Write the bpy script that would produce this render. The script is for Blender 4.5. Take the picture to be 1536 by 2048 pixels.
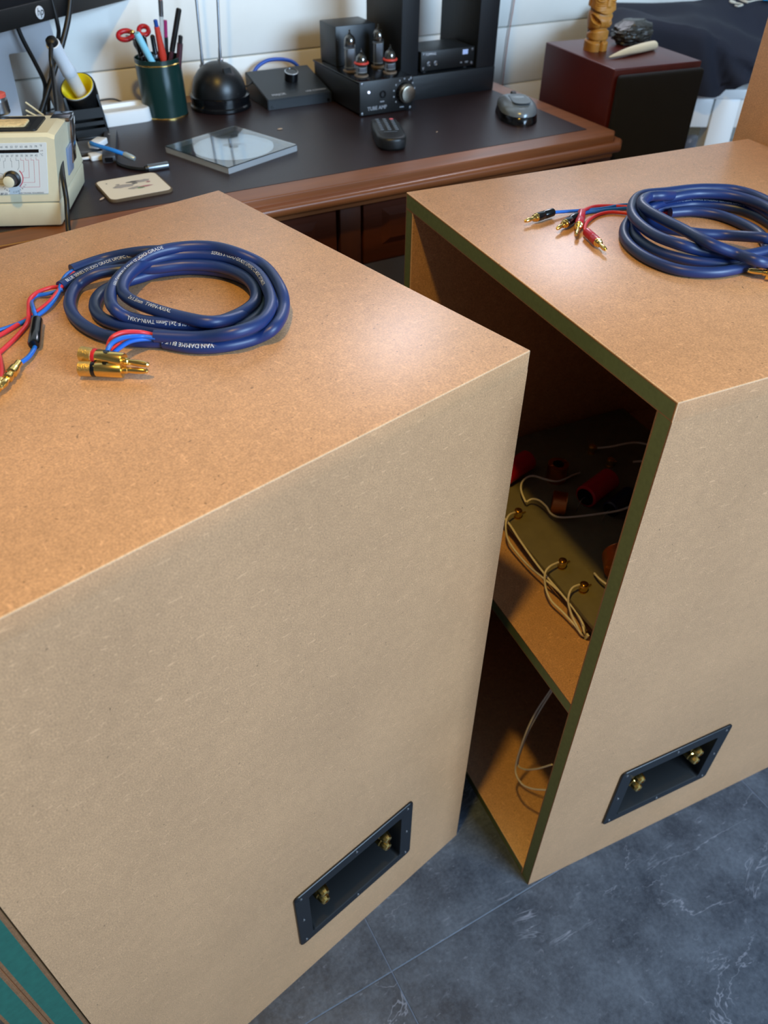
import bpy, bmesh, math, random
from mathutils import Matrix, Vector, noise
random.seed(7)
for o in list(bpy.data.objects): bpy.data.objects.remove(o)
C = bpy.context.scene.collection
S = bpy.context.scene
PI = math.pi

# ------------------------------------------------------------------ camera, world, lights, exposure
cam_d = bpy.data.cameras.new('camera'); cam = bpy.data.objects.new('camera', cam_d); C.objects.link(cam)
R_ = Vector((0.8757, -0.4828, 0.0103)); F_ = Vector((0.3655, 0.6486, -0.6677)).normalized()
R_ = (R_ - F_*R_.dot(F_)).normalized(); U_ = R_.cross(F_)
cam.matrix_world = Matrix(((R_.x, U_.x, -F_.x, 0), (R_.y, U_.y, -F_.y, 0), (R_.z, U_.z, -F_.z, 1.1666), (0, 0, 0, 1)))
cam_d.sensor_fit = 'VERTICAL'; cam_d.sensor_height = 36; cam_d.lens = 27.555; cam_d.clip_start = .02
cam_d.dof.use_dof = True; cam_d.dof.focus_distance = .74; cam_d.dof.aperture_fstop = 7.5
S.camera = cam

def area(name, loc, target, sx, sy, power, col, shape='RECTANGLE'):
    d = bpy.data.lights.new(name, 'AREA'); d.shape = shape; d.size = sx; d.size_y = sy; d.energy = power; d.color = col
    o = bpy.data.objects.new(name, d); C.objects.link(o); o.location = loc
    o.rotation_euler = (Vector(target)-Vector(loc)).to_track_quat('-Z', 'Y').to_euler(); return o
w = bpy.data.worlds.new('world'); S.world = w; w.use_nodes = True
w.node_tree.nodes['Background'].inputs[0].default_value = (1, .90, .80, 1)
w.node_tree.nodes['Background'].inputs[1].default_value = .05
area('window_light', (1.40, -2.10, 1.80), (.45, 1.2, .75), 1.6, 1.2, 148, (.50, .73, 1))
area('sheen_light', (1.15, 1.50, 1.52), (.5, .5, .9), .24, .24, 4.5, (.86, .86, 1))  # added source without a known fixture, for the pale sheen on the cabinet tops
area('ceiling_lamp', (-.10, .175, 2.30), (-.10, .18, 0), .09, .09, 16, (1, .62, .10), 'DISK')
S.view_settings.view_transform = 'Standard'; S.view_settings.look = 'None'
S.view_settings.exposure = 0; S.view_settings.gamma = 1; S.view_settings.use_curve_mapping = False

# ------------------------------------------------------------------ materials
def lin(h):
    h = h.lstrip('#'); c = [int(h[i:i+2], 16)/255 for i in (0, 2, 4)]
    return tuple(x/12.92 if x <= .04045 else ((x+.055)/1.055)**2.4 for x in c) + (1,)
MC = {}
def mat(name, col, rough=.5, metal=0, spec=.5, var=0, vscale=30, stretch=(1, 1, 1), bump=0, bscale=200, trans=0, alpha=1, emit=0, coat=0):
    if name in MC: return MC[name]
    m = bpy.data.materials.new(name); m.use_nodes = True; nt = m.node_tree; b = nt.nodes['Principled BSDF']
    c = lin(col) if isinstance(col, str) else col
    b.inputs['Base Color'].default_value = c; b.inputs['Roughness'].default_value = rough
    b.inputs['Metallic'].default_value = metal; b.inputs['Specular IOR Level'].default_value = spec
    if coat: b.inputs['Coat Weight'].default_value = coat; b.inputs['Coat Roughness'].default_value = .12
    if trans: b.inputs['Transmission Weight'].default_value = trans; b.inputs['IOR'].default_value = 1.45
    if alpha < 1: b.inputs['Alpha'].default_value = alpha
    if emit: b.inputs['Emission Color'].default_value = c; b.inputs['Emission Strength'].default_value = emit
    if var or bump:
        tc = nt.nodes.new('ShaderNodeTexCoord'); mp = nt.nodes.new('ShaderNodeMapping')
        mp.inputs['Scale'].default_value = stretch; nt.links.new(tc.outputs['Object'], mp.inputs[0])
    if var:
        n = nt.nodes.new('ShaderNodeTexNoise'); n.inputs['Scale'].default_value = vscale; n.inputs['Detail'].default_value = 5
        n.inputs['Roughness'].default_value = .62; nt.links.new(mp.outputs[0], n.inputs['Vector'])
        r = nt.nodes.new('ShaderNodeMapRange'); r.inputs[1].default_value = .3; r.inputs[2].default_value = .7
        r.inputs[3].default_value = 1-var; r.inputs[4].default_value = 1+var; nt.links.new(n.outputs['Fac'], r.inputs[0])
        h = nt.nodes.new('ShaderNodeVectorMath'); h.operation = 'SCALE'; h.inputs[0].default_value = c[:3]
        nt.links.new(r.outputs[0], h.inputs['Scale']); nt.links.new(h.outputs[0], b.inputs['Base Color'])
    if bump:
        n2 = nt.nodes.new('ShaderNodeTexNoise'); n2.inputs['Scale'].default_value = bscale; n2.inputs['Detail'].default_value = 3
        nt.links.new(mp.outputs[0], n2.inputs['Vector']); bp = nt.nodes.new('ShaderNodeBump')
        bp.inputs['Strength'].default_value = bump; bp.inputs['Distance'].default_value = .001
        nt.links.new(n2.outputs['Fac'], bp.inputs['Height']); nt.links.new(bp.outputs[0], b.inputs['Normal'])
    MC[name] = m; return m

def mdf(name, col, rough=.36, amp=1.0):
    m = bpy.data.materials.new(name); m.use_nodes = True; nt = m.node_tree; b = nt.nodes['Principled BSDF']; L = nt.links.new
    def N(t, **k):
        n = nt.nodes.new(t)
        for a, v in k.items(): setattr(n, a, v)
        return n
    tc = N('ShaderNodeTexCoord')
    def noi(scale, det=2, st=(1, 1, 1), rot=(0, 0, 0)):
        mp = N('ShaderNodeMapping'); mp.inputs['Scale'].default_value = st; mp.inputs['Rotation'].default_value = rot
        L(tc.outputs['Object'], mp.inputs[0]); n = N('ShaderNodeTexNoise'); n.inputs['Scale'].default_value = scale
        n.inputs['Detail'].default_value = det; L(mp.outputs[0], n.inputs['Vector']); return n.outputs['Fac']
    def rng(s, a, b_, c, d):
        r = N('ShaderNodeMapRange'); L(s, r.inputs[0])
        for i, v in enumerate((a, b_, c, d)): r.inputs[i+1].default_value = v
        return r.outputs[0]
    def mul(a, b_):
        n = N('ShaderNodeMath', operation='MULTIPLY'); L(a, n.inputs[0]); L(b_, n.inputs[1]); return n.outputs[0]
    base = mul(rng(noi(6, 4), .3, .7, .93, 1.07), rng(noi(760, 5), .3, .7, 1-.25*amp, 1+.25*amp))
    base = mul(base, rng(noi(90, 3), .3, .7, .95, 1.05))
    sc = N('ShaderNodeVectorMath', operation='SCALE'); sc.inputs[0].default_value = lin(col)[:3]; L(base, sc.inputs['Scale'])
    fib = N('ShaderNodeMath', operation='MAXIMUM')
    L(rng(noi(430, 1, (.22, 1, 1), (0, .5, .6)), .69, .76, 0, .36*amp), fib.inputs[0])
    L(rng(noi(400, 1, (1, .25, 1), (.5, .3, -.5)), .69, .76, 0, .32*amp), fib.inputs[1])
    mx = N('ShaderNodeMix', data_type='RGBA'); L(fib.outputs[0], mx.inputs['Factor']); L(sc.outputs[0], mx.inputs['A'])
    mx.inputs['B'].default_value = tuple(min(1, x*1.75+.03) for x in lin(col)[:3]) + (1,)
    mx2 = N('ShaderNodeMix', data_type='RGBA'); L(rng(noi(260, 1), .745, .775, 0, .7), mx2.inputs['Factor']); L(mx.outputs['Result'], mx2.inputs['A'])
    mx2.inputs['B'].default_value = tuple(x*.25 for x in lin(col)[:3]) + (1,)
    L(mx2.outputs['Result'], b.inputs['Base Color'])
    b.inputs['Roughness'].default_value = rough
    bp = N('ShaderNodeBump'); bp.inputs['Strength'].default_value = .10; bp.inputs['Distance'].default_value = .0008
    L(noi(500, 3), bp.inputs['Height']); L(bp.outputs[0], b.inputs['Normal'])
    MC[name] = m; return m

M_mdf = mdf('mdf', '#c2946c'); M_edge = mdf('mdf_sanded', '#d8b28c', .6, .6); M_skin = mdf('mdf_skin', '#7d5637', .6)
M_green = mat('mdf_green_core', '#5d6a42', .7, var=.12, vscale=180)
M_green_coollit = mat('mdf_green_core_coollit', '#20594b', .75, var=.14, vscale=120)  # green core again, the lighting in that corner put into its colour
M_black = mat('black_plastic', '#0f1011', .44); M_blackg = mat('black_gloss', '#0e0f12', .16)
M_blackm = mat('black_matt', '#141618', .55, var=.08, vscale=60); M_blacks = mat('black_satin_metal', '#1a1e23', .4)
M_navyp = mat('terminal_plastic', '#14171c', .36)
M_gold = mat('gold_plate', '#efc977', .22, 1); M_goldk = mat('gold_knurl', '#e8c478', .38, 1, bump=.5, bscale=900)
M_chrome = mat('chrome', '#c9ccd0', .16, 1); M_steel = mat('steel', '#9a9da2', .3, 1)
M_red = mat('red_plastic', '#c3202a', .35); M_redw = mat('red_insulation', '#d2303a', .4); M_bluew = mat('blue_insulation', '#1a66c8', .4)
M_jack = mat('navy_jacket', '#1a3166', .40, var=.05, vscale=40)
M_white = mat('white_plastic', '#e9ebec', .35); M_print = mat('white_print', '#c9cdd6', .6); M_printd = mat('dark_print', '#5a6068', .6); M_printr = mat('red_print', '#c35a68', .6)
M_copper = mat('copper_wire', '#cc7a48', .34, 1, bump=.4, bscale=300)
M_wwire = mat('white_insulation', '#ddd5cc', .45)

# ------------------------------------------------------------------ mesh helpers
class B:
    def __init__(s): s.bm = bmesh.new()
    def _fin(s, vs, fs, m, M):
        for f in fs: f.material_index = m
        if M is not None: bmesh.ops.transform(s.bm, matrix=M, verts=vs)
        return s
    def add(s, verts, faces, m=0, M=None):
        vs = [s.bm.verts.new(v) for v in verts]; fs = []
        for f in faces:
            try: fs.append(s.bm.faces.new([vs[i] for i in f]))
            except ValueError: pass
        s._fin(vs, fs, m, M); return vs, fs
    def box(s, x0, x1, y0, y1, z0, z1, m=0, bev=0, seg=2, M=None, bm_=None):
        vs, fs = s.add([(x, y, z) for x in (x0, x1) for y in (y0, y1) for z in (z0, z1)],
                       [(0, 1, 3, 2), (4, 6, 7, 5), (0, 4, 5, 1), (2, 3, 7, 6), (0, 2, 6, 4), (1, 5, 7, 3)], m)
        es = list({e for f in fs for e in f.edges})
        if bev:
            r = bmesh.ops.bevel(s.bm, geom=es, offset=bev, segments=seg, profile=.5, affect='EDGES', clamp_overlap=True)
            vs = list({v for f in fs if f.is_valid for v in f.verts} | set(r['verts']))
            for f in r['faces']: f.material_index = m if bm_ is None else bm_
        if M is not None: bmesh.ops.transform(s.bm, matrix=M, verts=[v for v in vs if v.is_valid])
        return fs
    def prism(s, pts, z0, z1, m=0, bev=0, seg=2, M=None, top_only=False):
        n = len(pts)
        vs, fs = s.add([(x, y, z0) for x, y in pts] + [(x, y, z1) for x, y in pts],
                       [tuple(range(n-1, -1, -1)), tuple(range(n, 2*n))] + [(i, (i+1) % n, n+(i+1) % n, n+i) for i in range(n)], m)
        if bev:
            es = list(fs[1].edges) + ([] if top_only else list(fs[0].edges))
            r = bmesh.ops.bevel(s.bm, geom=es, offset=bev, segments=seg, profile=.5, affect='EDGES', clamp_overlap=True)
            for f in r['faces']: f.material_index = m
            vs = list({v for v in vs if v.is_valid} | set(r['verts']))
        if M is not None: bmesh.ops.transform(s.bm, matrix=M, verts=vs)
        return fs
    def lathe(s, prof, n=24, m=0, M=None, cap=True):
        vs = []; fs = []
        for r, z in prof:
            for i in range(n): a = 2*PI*i/n; vs.append((r*math.cos(a), r*math.sin(a), z))
        for k in range(len(prof)-1):
            for i in range(n): fs.append((k*n+i, k*n+(i+1) % n, (k+1)*n+(i+1) % n, (k+1)*n+i))
        if cap:
            fs.append(tuple(range(n-1, -1, -1))); k = len(prof)-1; fs.append(tuple(k*n+i for i in range(n)))
        s.add(vs, fs, m, M); return s
    def rod(s, p0, p1, prof, n=20, m=0, cap=True):   # lathe profile (radius, distance) along p0 -> p1
        p0 = Vector(p0); d = (Vector(p1)-p0)
        s.lathe(prof, n, m, Matrix.Translation(p0) @ d.to_track_quat('Z', 'Y').to_matrix().to_4x4(), cap); return s
    def cyl(s, p0, p1, r0, r1=None, n=20, m=0):
        L = (Vector(p1)-Vector(p0)).length; return s.rod(p0, p1, [(r0, 0), (r0 if r1 is None else r1, L)], n, m)
    def tube(s, pts, r, n=10, m=0, sub=6, closed=False, flat=1.0):
        P = crom(pts, sub, closed) if sub else [Vector(p) for p in pts]
        fr = frames(P); vs = []; fs = []; K = len(P)
        for k, (p, t, a, b) in enumerate(fr):
            rr = r(k/(K-1)) if callable(r) else r
            for i in range(n):
                q = 2*PI*i/n; vs.append(p + a*(rr*math.cos(q)*flat) + b*(rr*math.sin(q)))
        for k in range(K-1):
            for i in range(n): fs.append((k*n+i, k*n+(i+1) % n, (k+1)*n+(i+1) % n, (k+1)*n+i))
        if closed:
            for i in range(n): fs.append(((K-1)*n+i, (K-1)*n+(i+1) % n, (i+1) % n, i))
        else: fs.append(tuple(range(n-1, -1, -1))); fs.append(tuple((K-1)*n+i for i in range(n)))
        s.add(vs, fs, m); return s
    def ball(s, c, r, sc=(1, 1, 1), m=0, u=20, v=12, M=None):
        prof = [(max(1e-5, math.sin(PI*k/v))*r, -math.cos(PI*k/v)*r) for k in range(v+1)]
        T = Matrix.Translation(c) @ Matrix.Diagonal((*sc, 1))
        s.lathe(prof, u, m, (M @ T) if M is not None else T); return s
    def text(s, body, size, f, m=0, shear=0, align='CENTER', bold=0):
        vs, fs, w = glyphs(body, size, shear, align, bold)
        s.add([f(x, y) for x, y in vs], fs, m); return s
GC = {}
def glyphs(body, size, shear=0, align='CENTER', bold=0):
    k = (body, shear, align, bold)
    if k not in GC:
        cu = bpy.data.curves.new('t', 'FONT'); cu.body = body; cu.size = 1; cu.shear = shear; cu.align_x = align; cu.resolution_u = 3; cu.offset = bold
        o = bpy.data.objects.new('t', cu); C.objects.link(o)
        me = bpy.data.meshes.new_from_object(o.evaluated_get(bpy.context.evaluated_depsgraph_get()))
        V = [(v.co.x, v.co.y) for v in me.vertices]; Fc = [tuple(p.vertices) for p in me.polygons]
        bpy.data.objects.remove(o); bpy.data.curves.remove(cu); bpy.data.meshes.remove(me); GC[k] = (V, Fc)
    V, Fc = GC[k]; V = [(x*size, y*size) for x, y in V]
    return V, Fc, (max([x for x, _ in V], default=0) - min([x for x, _ in V], default=0))
def crom(pts, sub=6, closed=False):
    P = [Vector(p) for p in pts]; n = len(P); out = []
    for i in range(n if closed else n-1):
        g = (lambda k: P[k % n]) if closed else (lambda k: P[min(max(k, 0), n-1)])
        a, b, c, d = g(i-1), g(i), g(i+1), g(i+2)
        for j in range(sub):
            t = j/sub; out.append(.5*((2*b)+(c-a)*t+(2*a-5*b+4*c-d)*t*t+(3*b-a-3*c+d)*t**3))
    if not closed: out.append(P[-1])
    return out
def frames(P):
    out = []; a = None
    for k, p in enumerate(P):
        t = (P[min(k+1, len(P)-1)]-P[max(k-1, 0)]).normalized()
        if a is None:
            a = Vector((0, 0, 1)) if abs(t.z) < .9 else Vector((1, 0, 0))
        a = (a-t*a.dot(t)).normalized(); out.append((p, t, a, t.cross(a)))
    return out
def rrect(w, h, r, n=5, cx=0, cy=0):
    out = []
    for qx, qy, a0 in ((1, 1, 0), (-1, 1, 90), (-1, -1, 180), (1, -1, 270)):
        for i in range(n+1):
            a = math.radians(a0+90*i/n); out.append((cx+qx*(w/2-r)+r*math.cos(a), cy+qy*(h/2-r)+r*math.sin(a)))
    return out
TM = {}
def obj(name, b, mats, parent=None, world=False, ang=35, smooth=True, **props):
    me = bpy.data.meshes.new(name)
    if world and parent is not None: b.bm.transform(TM[parent.name].inverted())
    bmesh.ops.remove_doubles(b.bm, verts=b.bm.verts[:], dist=1e-7)
    bmesh.ops.recalc_face_normals(b.bm, faces=b.bm.faces[:]) if not props.pop('keepn', False) else None
    b.bm.to_mesh(me); b.bm.free()
    for m in (mats if isinstance(mats, (list, tuple)) else [mats]): me.materials.append(m)
    if smooth:
        me.shade_smooth(); me.set_sharp_from_angle(angle=math.radians(ang))
    o = bpy.data.objects.new(name, me); C.objects.link(o)
    if parent is not None: o.parent = parent; TM[o.name] = TM[parent.name]
    else: TM[o.name] = Matrix.Identity(4)
    for k, v in props.items(): o[k] = v
    return o
def thing(name, label, cat, loc=(0, 0, 0), rz=0, group=None, deg=True):
    o = bpy.data.objects.new(name, None); C.objects.link(o); o.empty_display_size = .05
    a = math.radians(rz) if deg else rz
    o.location = loc; o.rotation_euler = (0, 0, a); o['label'] = label; o['category'] = cat
    if group: o['group'] = group
    TM[o.name] = Matrix.Translation(loc) @ Matrix.Rotation(a, 4, 'Z'); return o
def tag(o, label, cat, group=None):
    o['label'] = label; o['category'] = cat
    if group: o['group'] = group
    return o
def struct(o): o['kind'] = 'structure'; return o
def copy_part(o, parent, dx=(0, 0, 0), label=None):       # a copy of one part (sharing mesh data) under the same or another parent
    c = o.copy(); C.objects.link(c); c.parent = parent; c.location = Vector(o.location)+Vector(dx); TM[c.name] = TM[parent.name]
    for ch in list(o.children):
        d = ch.copy(); C.objects.link(d); d.parent = c; TM[d.name] = TM[parent.name]
    if label: c['label'] = label
    return c

# traced cable runs (metres, room frame)
T = {}
T['JL1']=[(0.0827,0.7423,0.8457),(0.1160,0.7526,0.8457),(0.1477,0.7368,0.8522),(0.1822,0.7219,0.8522),(0.2140,0.6986,0.8522),(0.2327,0.6639,0.8522),(0.2338,0.6234,0.8522),(0.2221,0.5859,0.8522),(0.2003,0.5611,0.8522),(0.1738,0.5675,0.8457),(0.1434,0.5797,0.8457),(0.1150,0.5974,0.8457),(0.0955,0.6176,0.8457),(0.0847,0.6378,0.8457),(0.0842,0.6603,0.8457),(0.0938,0.6816,0.8457),(0.1110,0.6930,0.8457),(0.1335,0.6982,0.8457),(0.1551,0.7011,0.8457),(0.1815,0.6932,0.8457),(0.2043,0.6745,0.8457),(0.2179,0.6484,0.8457),(0.2193,0.6228,0.8457),(0.2077,0.5996,0.8457),(0.1827,0.5750,0.8522),(0.1570,0.5641,0.8587),(0.1382,0.5831,0.8587),(0.1220,0.6071,0.8587),(0.1108,0.6298,0.8587),(0.1085,0.6518,0.8587),(0.1196,0.6766,0.8587),(0.1413,0.6969,0.8587),(0.1684,0.6997,0.8587),(0.1921,0.6898,0.8587),(0.2132,0.6675,0.8587),(0.2225,0.6342,0.8587),(0.2191,0.5981,0.8587),(0.2086,0.5664,0.8587),(0.1901,0.5451,0.8587),(0.1650,0.5400,0.8587),(0.1420,0.5574,0.8522),(0.1124,0.5759,0.8522)]
T['JL2']=[(0.0663,0.7119,0.8457),(0.0914,0.7282,0.8457),(0.1203,0.7398,0.8457),(0.1510,0.7394,0.8457),(0.1831,0.7279,0.8457),(0.2123,0.7075,0.8457),(0.2270,0.6767,0.8457),(0.2289,0.6367,0.8457),(0.2183,0.6024,0.8457),(0.1970,0.5766,0.8457),(0.1676,0.5651,0.8457),(0.1349,0.5694,0.8457),(0.1029,0.5845,0.8457),(0.0819,0.6036,0.8457),(0.0707,0.6245,0.8457),(0.0650,0.6501,0.8457),(0.0668,0.6778,0.8457),(0.0789,0.7062,0.8457),(0.0974,0.7085,0.8522),(0.1206,0.7071,0.8522),(0.1473,0.6965,0.8522),(0.1758,0.6903,0.8522),(0.2005,0.6725,0.8522),(0.2136,0.6454,0.8522),(0.2138,0.6159,0.8522),(0.2022,0.5901,0.8522),(0.1778,0.5761,0.8522),(0.1517,0.5759,0.8522),(0.1234,0.5932,0.8522),(0.1039,0.6127,0.8522),(0.0941,0.6226,0.8587),(0.0966,0.6455,0.8587),(0.1072,0.6698,0.8587),(0.1266,0.6936,0.8587),(0.1504,0.6983,0.8652),(0.1770,0.6993,0.8652),(0.2018,0.6873,0.8652),(0.2181,0.6630,0.8652),(0.2336,0.6401,0.8587),(0.2290,0.5929,0.8587),(0.2213,0.5699,0.8522),(0.2024,0.5447,0.8522),(0.1846,0.5457,0.8457),(0.1574,0.5467,0.8457),(0.1356,0.5564,0.8457),(0.1187,0.5736,0.8457)]
T['JR1']=[(0.6809,0.5891,0.8457),(0.7049,0.5811,0.8457),(0.7229,0.5608,0.8457),(0.7267,0.5283,0.8457),(0.7196,0.4990,0.8457),(0.6968,0.4724,0.8457),(0.6605,0.4575,0.8457),(0.6247,0.4569,0.8457),(0.6004,0.4662,0.8457),(0.5839,0.4833,0.8457),(0.5776,0.5118,0.8457),(0.5825,0.5413,0.8457),(0.5954,0.5659,0.8457),(0.6156,0.5859,0.8457),(0.6441,0.6031,0.8457),(0.6615,0.5987,0.8522),(0.6883,0.6029,0.8522),(0.7183,0.6019,0.8522),(0.7410,0.5932,0.8522),(0.7589,0.5723,0.8522),(0.7604,0.5376,0.8522),(0.7441,0.4984,0.8522),(0.7049,0.4651,0.8522),(0.6703,0.4625,0.8522),(0.6415,0.4686,0.8522),(0.6281,0.4845,0.8522),(0.6048,0.4978,0.8587),(0.5985,0.5265,0.8587),(0.6045,0.5575,0.8587),(0.6183,0.5838,0.8587),(0.6420,0.6070,0.8587),(0.6642,0.6172,0.8587),(0.6916,0.6113,0.8587),(0.7201,0.6061,0.8587),(0.7428,0.5974,0.8587),(0.7647,0.5802,0.8587),(0.7705,0.5492,0.8587),(0.7576,0.5039,0.8587),(0.7197,0.4635,0.8587),(0.6831,0.4404,0.8522),(0.6676,0.4387,0.8457)]
T['JR2']=[(0.6722,0.6025,0.8457),(0.6982,0.6003,0.8457),(0.7241,0.5949,0.8457),(0.7490,0.5729,0.8457),(0.7597,0.5461,0.8457),(0.7507,0.5080,0.8457),(0.7211,0.4739,0.8457),(0.6805,0.4582,0.8457),(0.6449,0.4648,0.8457),(0.6170,0.4825,0.8457),(0.6031,0.5030,0.8457),(0.5970,0.5253,0.8457),(0.6017,0.5528,0.8457),(0.6179,0.5770,0.8457),(0.6302,0.5860,0.8522),(0.6641,0.6041,0.8522),(0.6899,0.5965,0.8587),(0.7227,0.5906,0.8587),(0.7504,0.5670,0.8587),(0.7552,0.5265,0.8587),(0.7334,0.4857,0.8587),(0.6955,0.4704,0.8587),(0.6853,0.4785,0.8587),(0.6753,0.5067,0.8522),(0.6547,0.5218,0.8522),(0.6401,0.5383,0.8522),(0.6294,0.5568,0.8522),(0.6252,0.5724,0.8587),(0.6310,0.5847,0.8652),(0.6506,0.5966,0.8652),(0.6663,0.5925,0.8652),(0.6918,0.5984,0.8587),(0.7035,0.5947,0.8587)]
T['JR3']=[(0.6935,0.5975,0.8587),(0.6756,0.6079,0.8587),(0.6448,0.5957,0.8652),(0.6305,0.5849,0.8652),(0.6233,0.5674,0.8652),(0.6205,0.5397,0.8652),(0.6200,0.5155,0.8652),(0.6179,0.4796,0.8652),(0.6357,0.4616,0.8587),(0.6411,0.4415,0.8587),(0.6612,0.4379,0.8522)]
T['LLb1']=[(0.0837,0.7409,0.8457),(0.0759,0.7296,0.8477),(0.0685,0.7153,0.8480),(0.0610,0.6995,0.8450),(0.0495,0.6823,0.8440),(0.0374,0.6741,0.8422),(0.0213,0.6667,0.8422),(0.0063,0.6630,0.8422),(-0.0032,0.6623,0.8422)]
T['LLr1']=[(0.0835,0.7352,0.8457),(0.0734,0.7173,0.8480),(0.0632,0.7048,0.8460),(0.0509,0.6877,0.8450),(0.0347,0.6775,0.8422),(0.0157,0.6619,0.8422),(0.0050,0.6543,0.8422),(-0.0052,0.6485,0.8422)]
T['LLr2']=[(0.0679,0.7111,0.8457),(0.0583,0.7164,0.8450),(0.0452,0.7113,0.8450),(0.0370,0.6992,0.8450),(0.0329,0.6773,0.8465),(0.0283,0.6633,0.8430),(0.0160,0.6447,0.8422),(0.0005,0.6258,0.8422),(-0.0068,0.6175,0.8422)]
T['LLb2']=[(0.0671,0.7057,0.8457),(0.0545,0.7074,0.8440),(0.0445,0.7106,0.8430),(0.0388,0.7028,0.8430),(0.0368,0.6750,0.8485),(0.0364,0.6647,0.8450),(0.0360,0.6609,0.8450)]
T['LLb3']=[(0.0283,0.6234,0.8450),(0.0249,0.6147,0.8440),(0.0186,0.6041,0.8440),(0.0106,0.5956,0.8450)]
T['LLr3']=[(-0.0006,0.6282,0.8422),(-0.0012,0.6146,0.8422),(-0.0030,0.5903,0.8450),(-0.0053,0.5786,0.8450)]
T['LRr1']=[(0.1130,0.5763,0.8522),(0.1035,0.5790,0.8562),(0.0905,0.5739,0.8622),(0.0813,0.5717,0.8622),(0.0762,0.5702,0.8582),(0.0732,0.5640,0.8552)]
T['LRb1']=[(0.1120,0.5721,0.8522),(0.1024,0.5767,0.8542),(0.0890,0.5699,0.8602),(0.0783,0.5629,0.8622),(0.0718,0.5589,0.8582),(0.0688,0.5613,0.8490)]
T['LRr2']=[(0.1201,0.5754,0.8457),(0.1062,0.5831,0.8477),(0.0930,0.5795,0.8517),(0.0816,0.5710,0.8537),(0.0742,0.5651,0.8517)]
T['LRb2']=[(0.1188,0.5724,0.8457),(0.1082,0.5773,0.8497),(0.0934,0.5736,0.8537),(0.0822,0.5672,0.8537),(0.0735,0.5621,0.8517),(0.0686,0.5616,0.8480)]
T['RLb1']=[(0.6933,0.6047,0.8422),(0.6817,0.6251,0.8422),(0.6567,0.6368,0.8422),(0.6332,0.6386,0.8422),(0.6086,0.6445,0.8422),(0.5699,0.6472,0.8460)]
T['RLb2']=[(0.6812,0.6081,0.8422),(0.6607,0.6244,0.8422),(0.6380,0.6327,0.8422),(0.6206,0.6355,0.8422),(0.6058,0.6382,0.8422),(0.5859,0.6296,0.8460)]
T['RLr1']=[(0.6848,0.6120,0.8422),(0.6601,0.6293,0.8422),(0.6414,0.6424,0.8422),(0.6262,0.6479,0.8422),(0.6064,0.6397,0.8450),(0.5953,0.6330,0.8460)]
T['RLr2']=[(0.6888,0.5952,0.8422),(0.6645,0.6011,0.8422),(0.6479,0.6130,0.8422),(0.6326,0.6265,0.8422),(0.6137,0.6274,0.8422),(0.5922,0.6178,0.8430),(0.5773,0.6055,0.8430),(0.5680,0.5936,0.8450)]
T['plugA']=[(0.0543,0.5728,0.8535),(0.0958,0.5326,0.8535)]
T['plugB']=[(0.0493,0.5628,0.8475),(0.0945,0.5346,0.8475)]
T['plugC']=[(0.0110,0.5958,0.8460),(-0.0080,0.5643,0.8460)]
T['inline']=[(0.0367,0.6604,0.8460),(0.0259,0.6173,0.8460)]
T['plugD']=[(-0.0049,0.5766,0.8460),(-0.0197,0.5511,0.8460)]
T['pR1']=[(0.5689,0.6483,0.8460),(0.5260,0.6419,0.8460)]
T['pR2']=[(0.5847,0.6276,0.8460),(0.5438,0.6104,0.8460)]
T['pR3']=[(0.5963,0.6341,0.8460),(0.5514,0.5880,0.8460)]
T['pR4']=[(0.5662,0.5902,0.8460),(0.5542,0.5460,0.8460)]
T['pR5']=[(0.6406,0.4475,0.8470),(0.6716,0.4126,0.8470)]
T['W1']=[(0.5363,0.5951,0.4680),(0.5227,0.5906,0.4720),(0.5131,0.5833,0.4680),(0.5090,0.5723,0.4550),(0.5090,0.5558,0.4470),(0.5086,0.5234,0.4450),(0.5085,0.4916,0.4500),(0.5116,0.4691,0.4500),(0.5146,0.4434,0.4450),(0.5112,0.4197,0.4400),(0.5067,0.4069,0.4360),(0.5283,0.4189,0.4000)]
T['W2']=[(0.5088,0.6434,0.4680),(0.5149,0.6121,0.4680),(0.5211,0.5891,0.4620),(0.5197,0.5588,0.4550),(0.5171,0.5230,0.4500),(0.5137,0.4911,0.4500),(0.5118,0.4599,0.4500),(0.5123,0.4315,0.4450),(0.5095,0.4121,0.4400),(0.5289,0.4208,0.4000)]
T['W3']=[(0.5288,0.4930,0.4680),(0.5134,0.4908,0.4700),(0.5034,0.4865,0.4660),(0.5002,0.4777,0.4520),(0.4974,0.4616,0.4450),(0.4995,0.4403,0.4430),(0.5005,0.4181,0.4410),(0.5020,0.4052,0.4360),(0.5269,0.4203,0.4000)]
T['W4']=[(0.5276,0.4507,0.4680),(0.5158,0.4494,0.4700),(0.5066,0.4442,0.4680),(0.5033,0.4386,0.4580),(0.5022,0.4264,0.4470),(0.5017,0.4098,0.4380),(0.5250,0.4207,0.4000)]
T['W5']=[(0.5633,0.6068,0.4660),(0.5678,0.6235,0.4700),(0.5753,0.6345,0.4740),(0.5898,0.6416,0.4740),(0.6007,0.6394,0.4740),(0.6132,0.6301,0.4700),(0.6256,0.6211,0.4680),(0.6417,0.6218,0.4650),(0.6601,0.6253,0.4630),(0.6756,0.6274,0.4600)]
T['W6']=[(0.5640,0.6064,0.4660),(0.5727,0.6063,0.4680),(0.5765,0.5962,0.4720),(0.5776,0.5816,0.4720),(0.5776,0.5702,0.4680),(0.5830,0.5592,0.4680),(0.6019,0.5479,0.4700),(0.6323,0.5358,0.4720),(0.6558,0.5275,0.4740),(0.6716,0.5247,0.4760),(0.6884,0.5228,0.4780)]
T['W7']=[(0.7282,0.6536,0.4680),(0.7425,0.6433,0.4720),(0.7598,0.6334,0.4780),(0.7774,0.6273,0.4780),(0.7890,0.6145,0.4780),(0.7956,0.6008,0.4760)]
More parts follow.
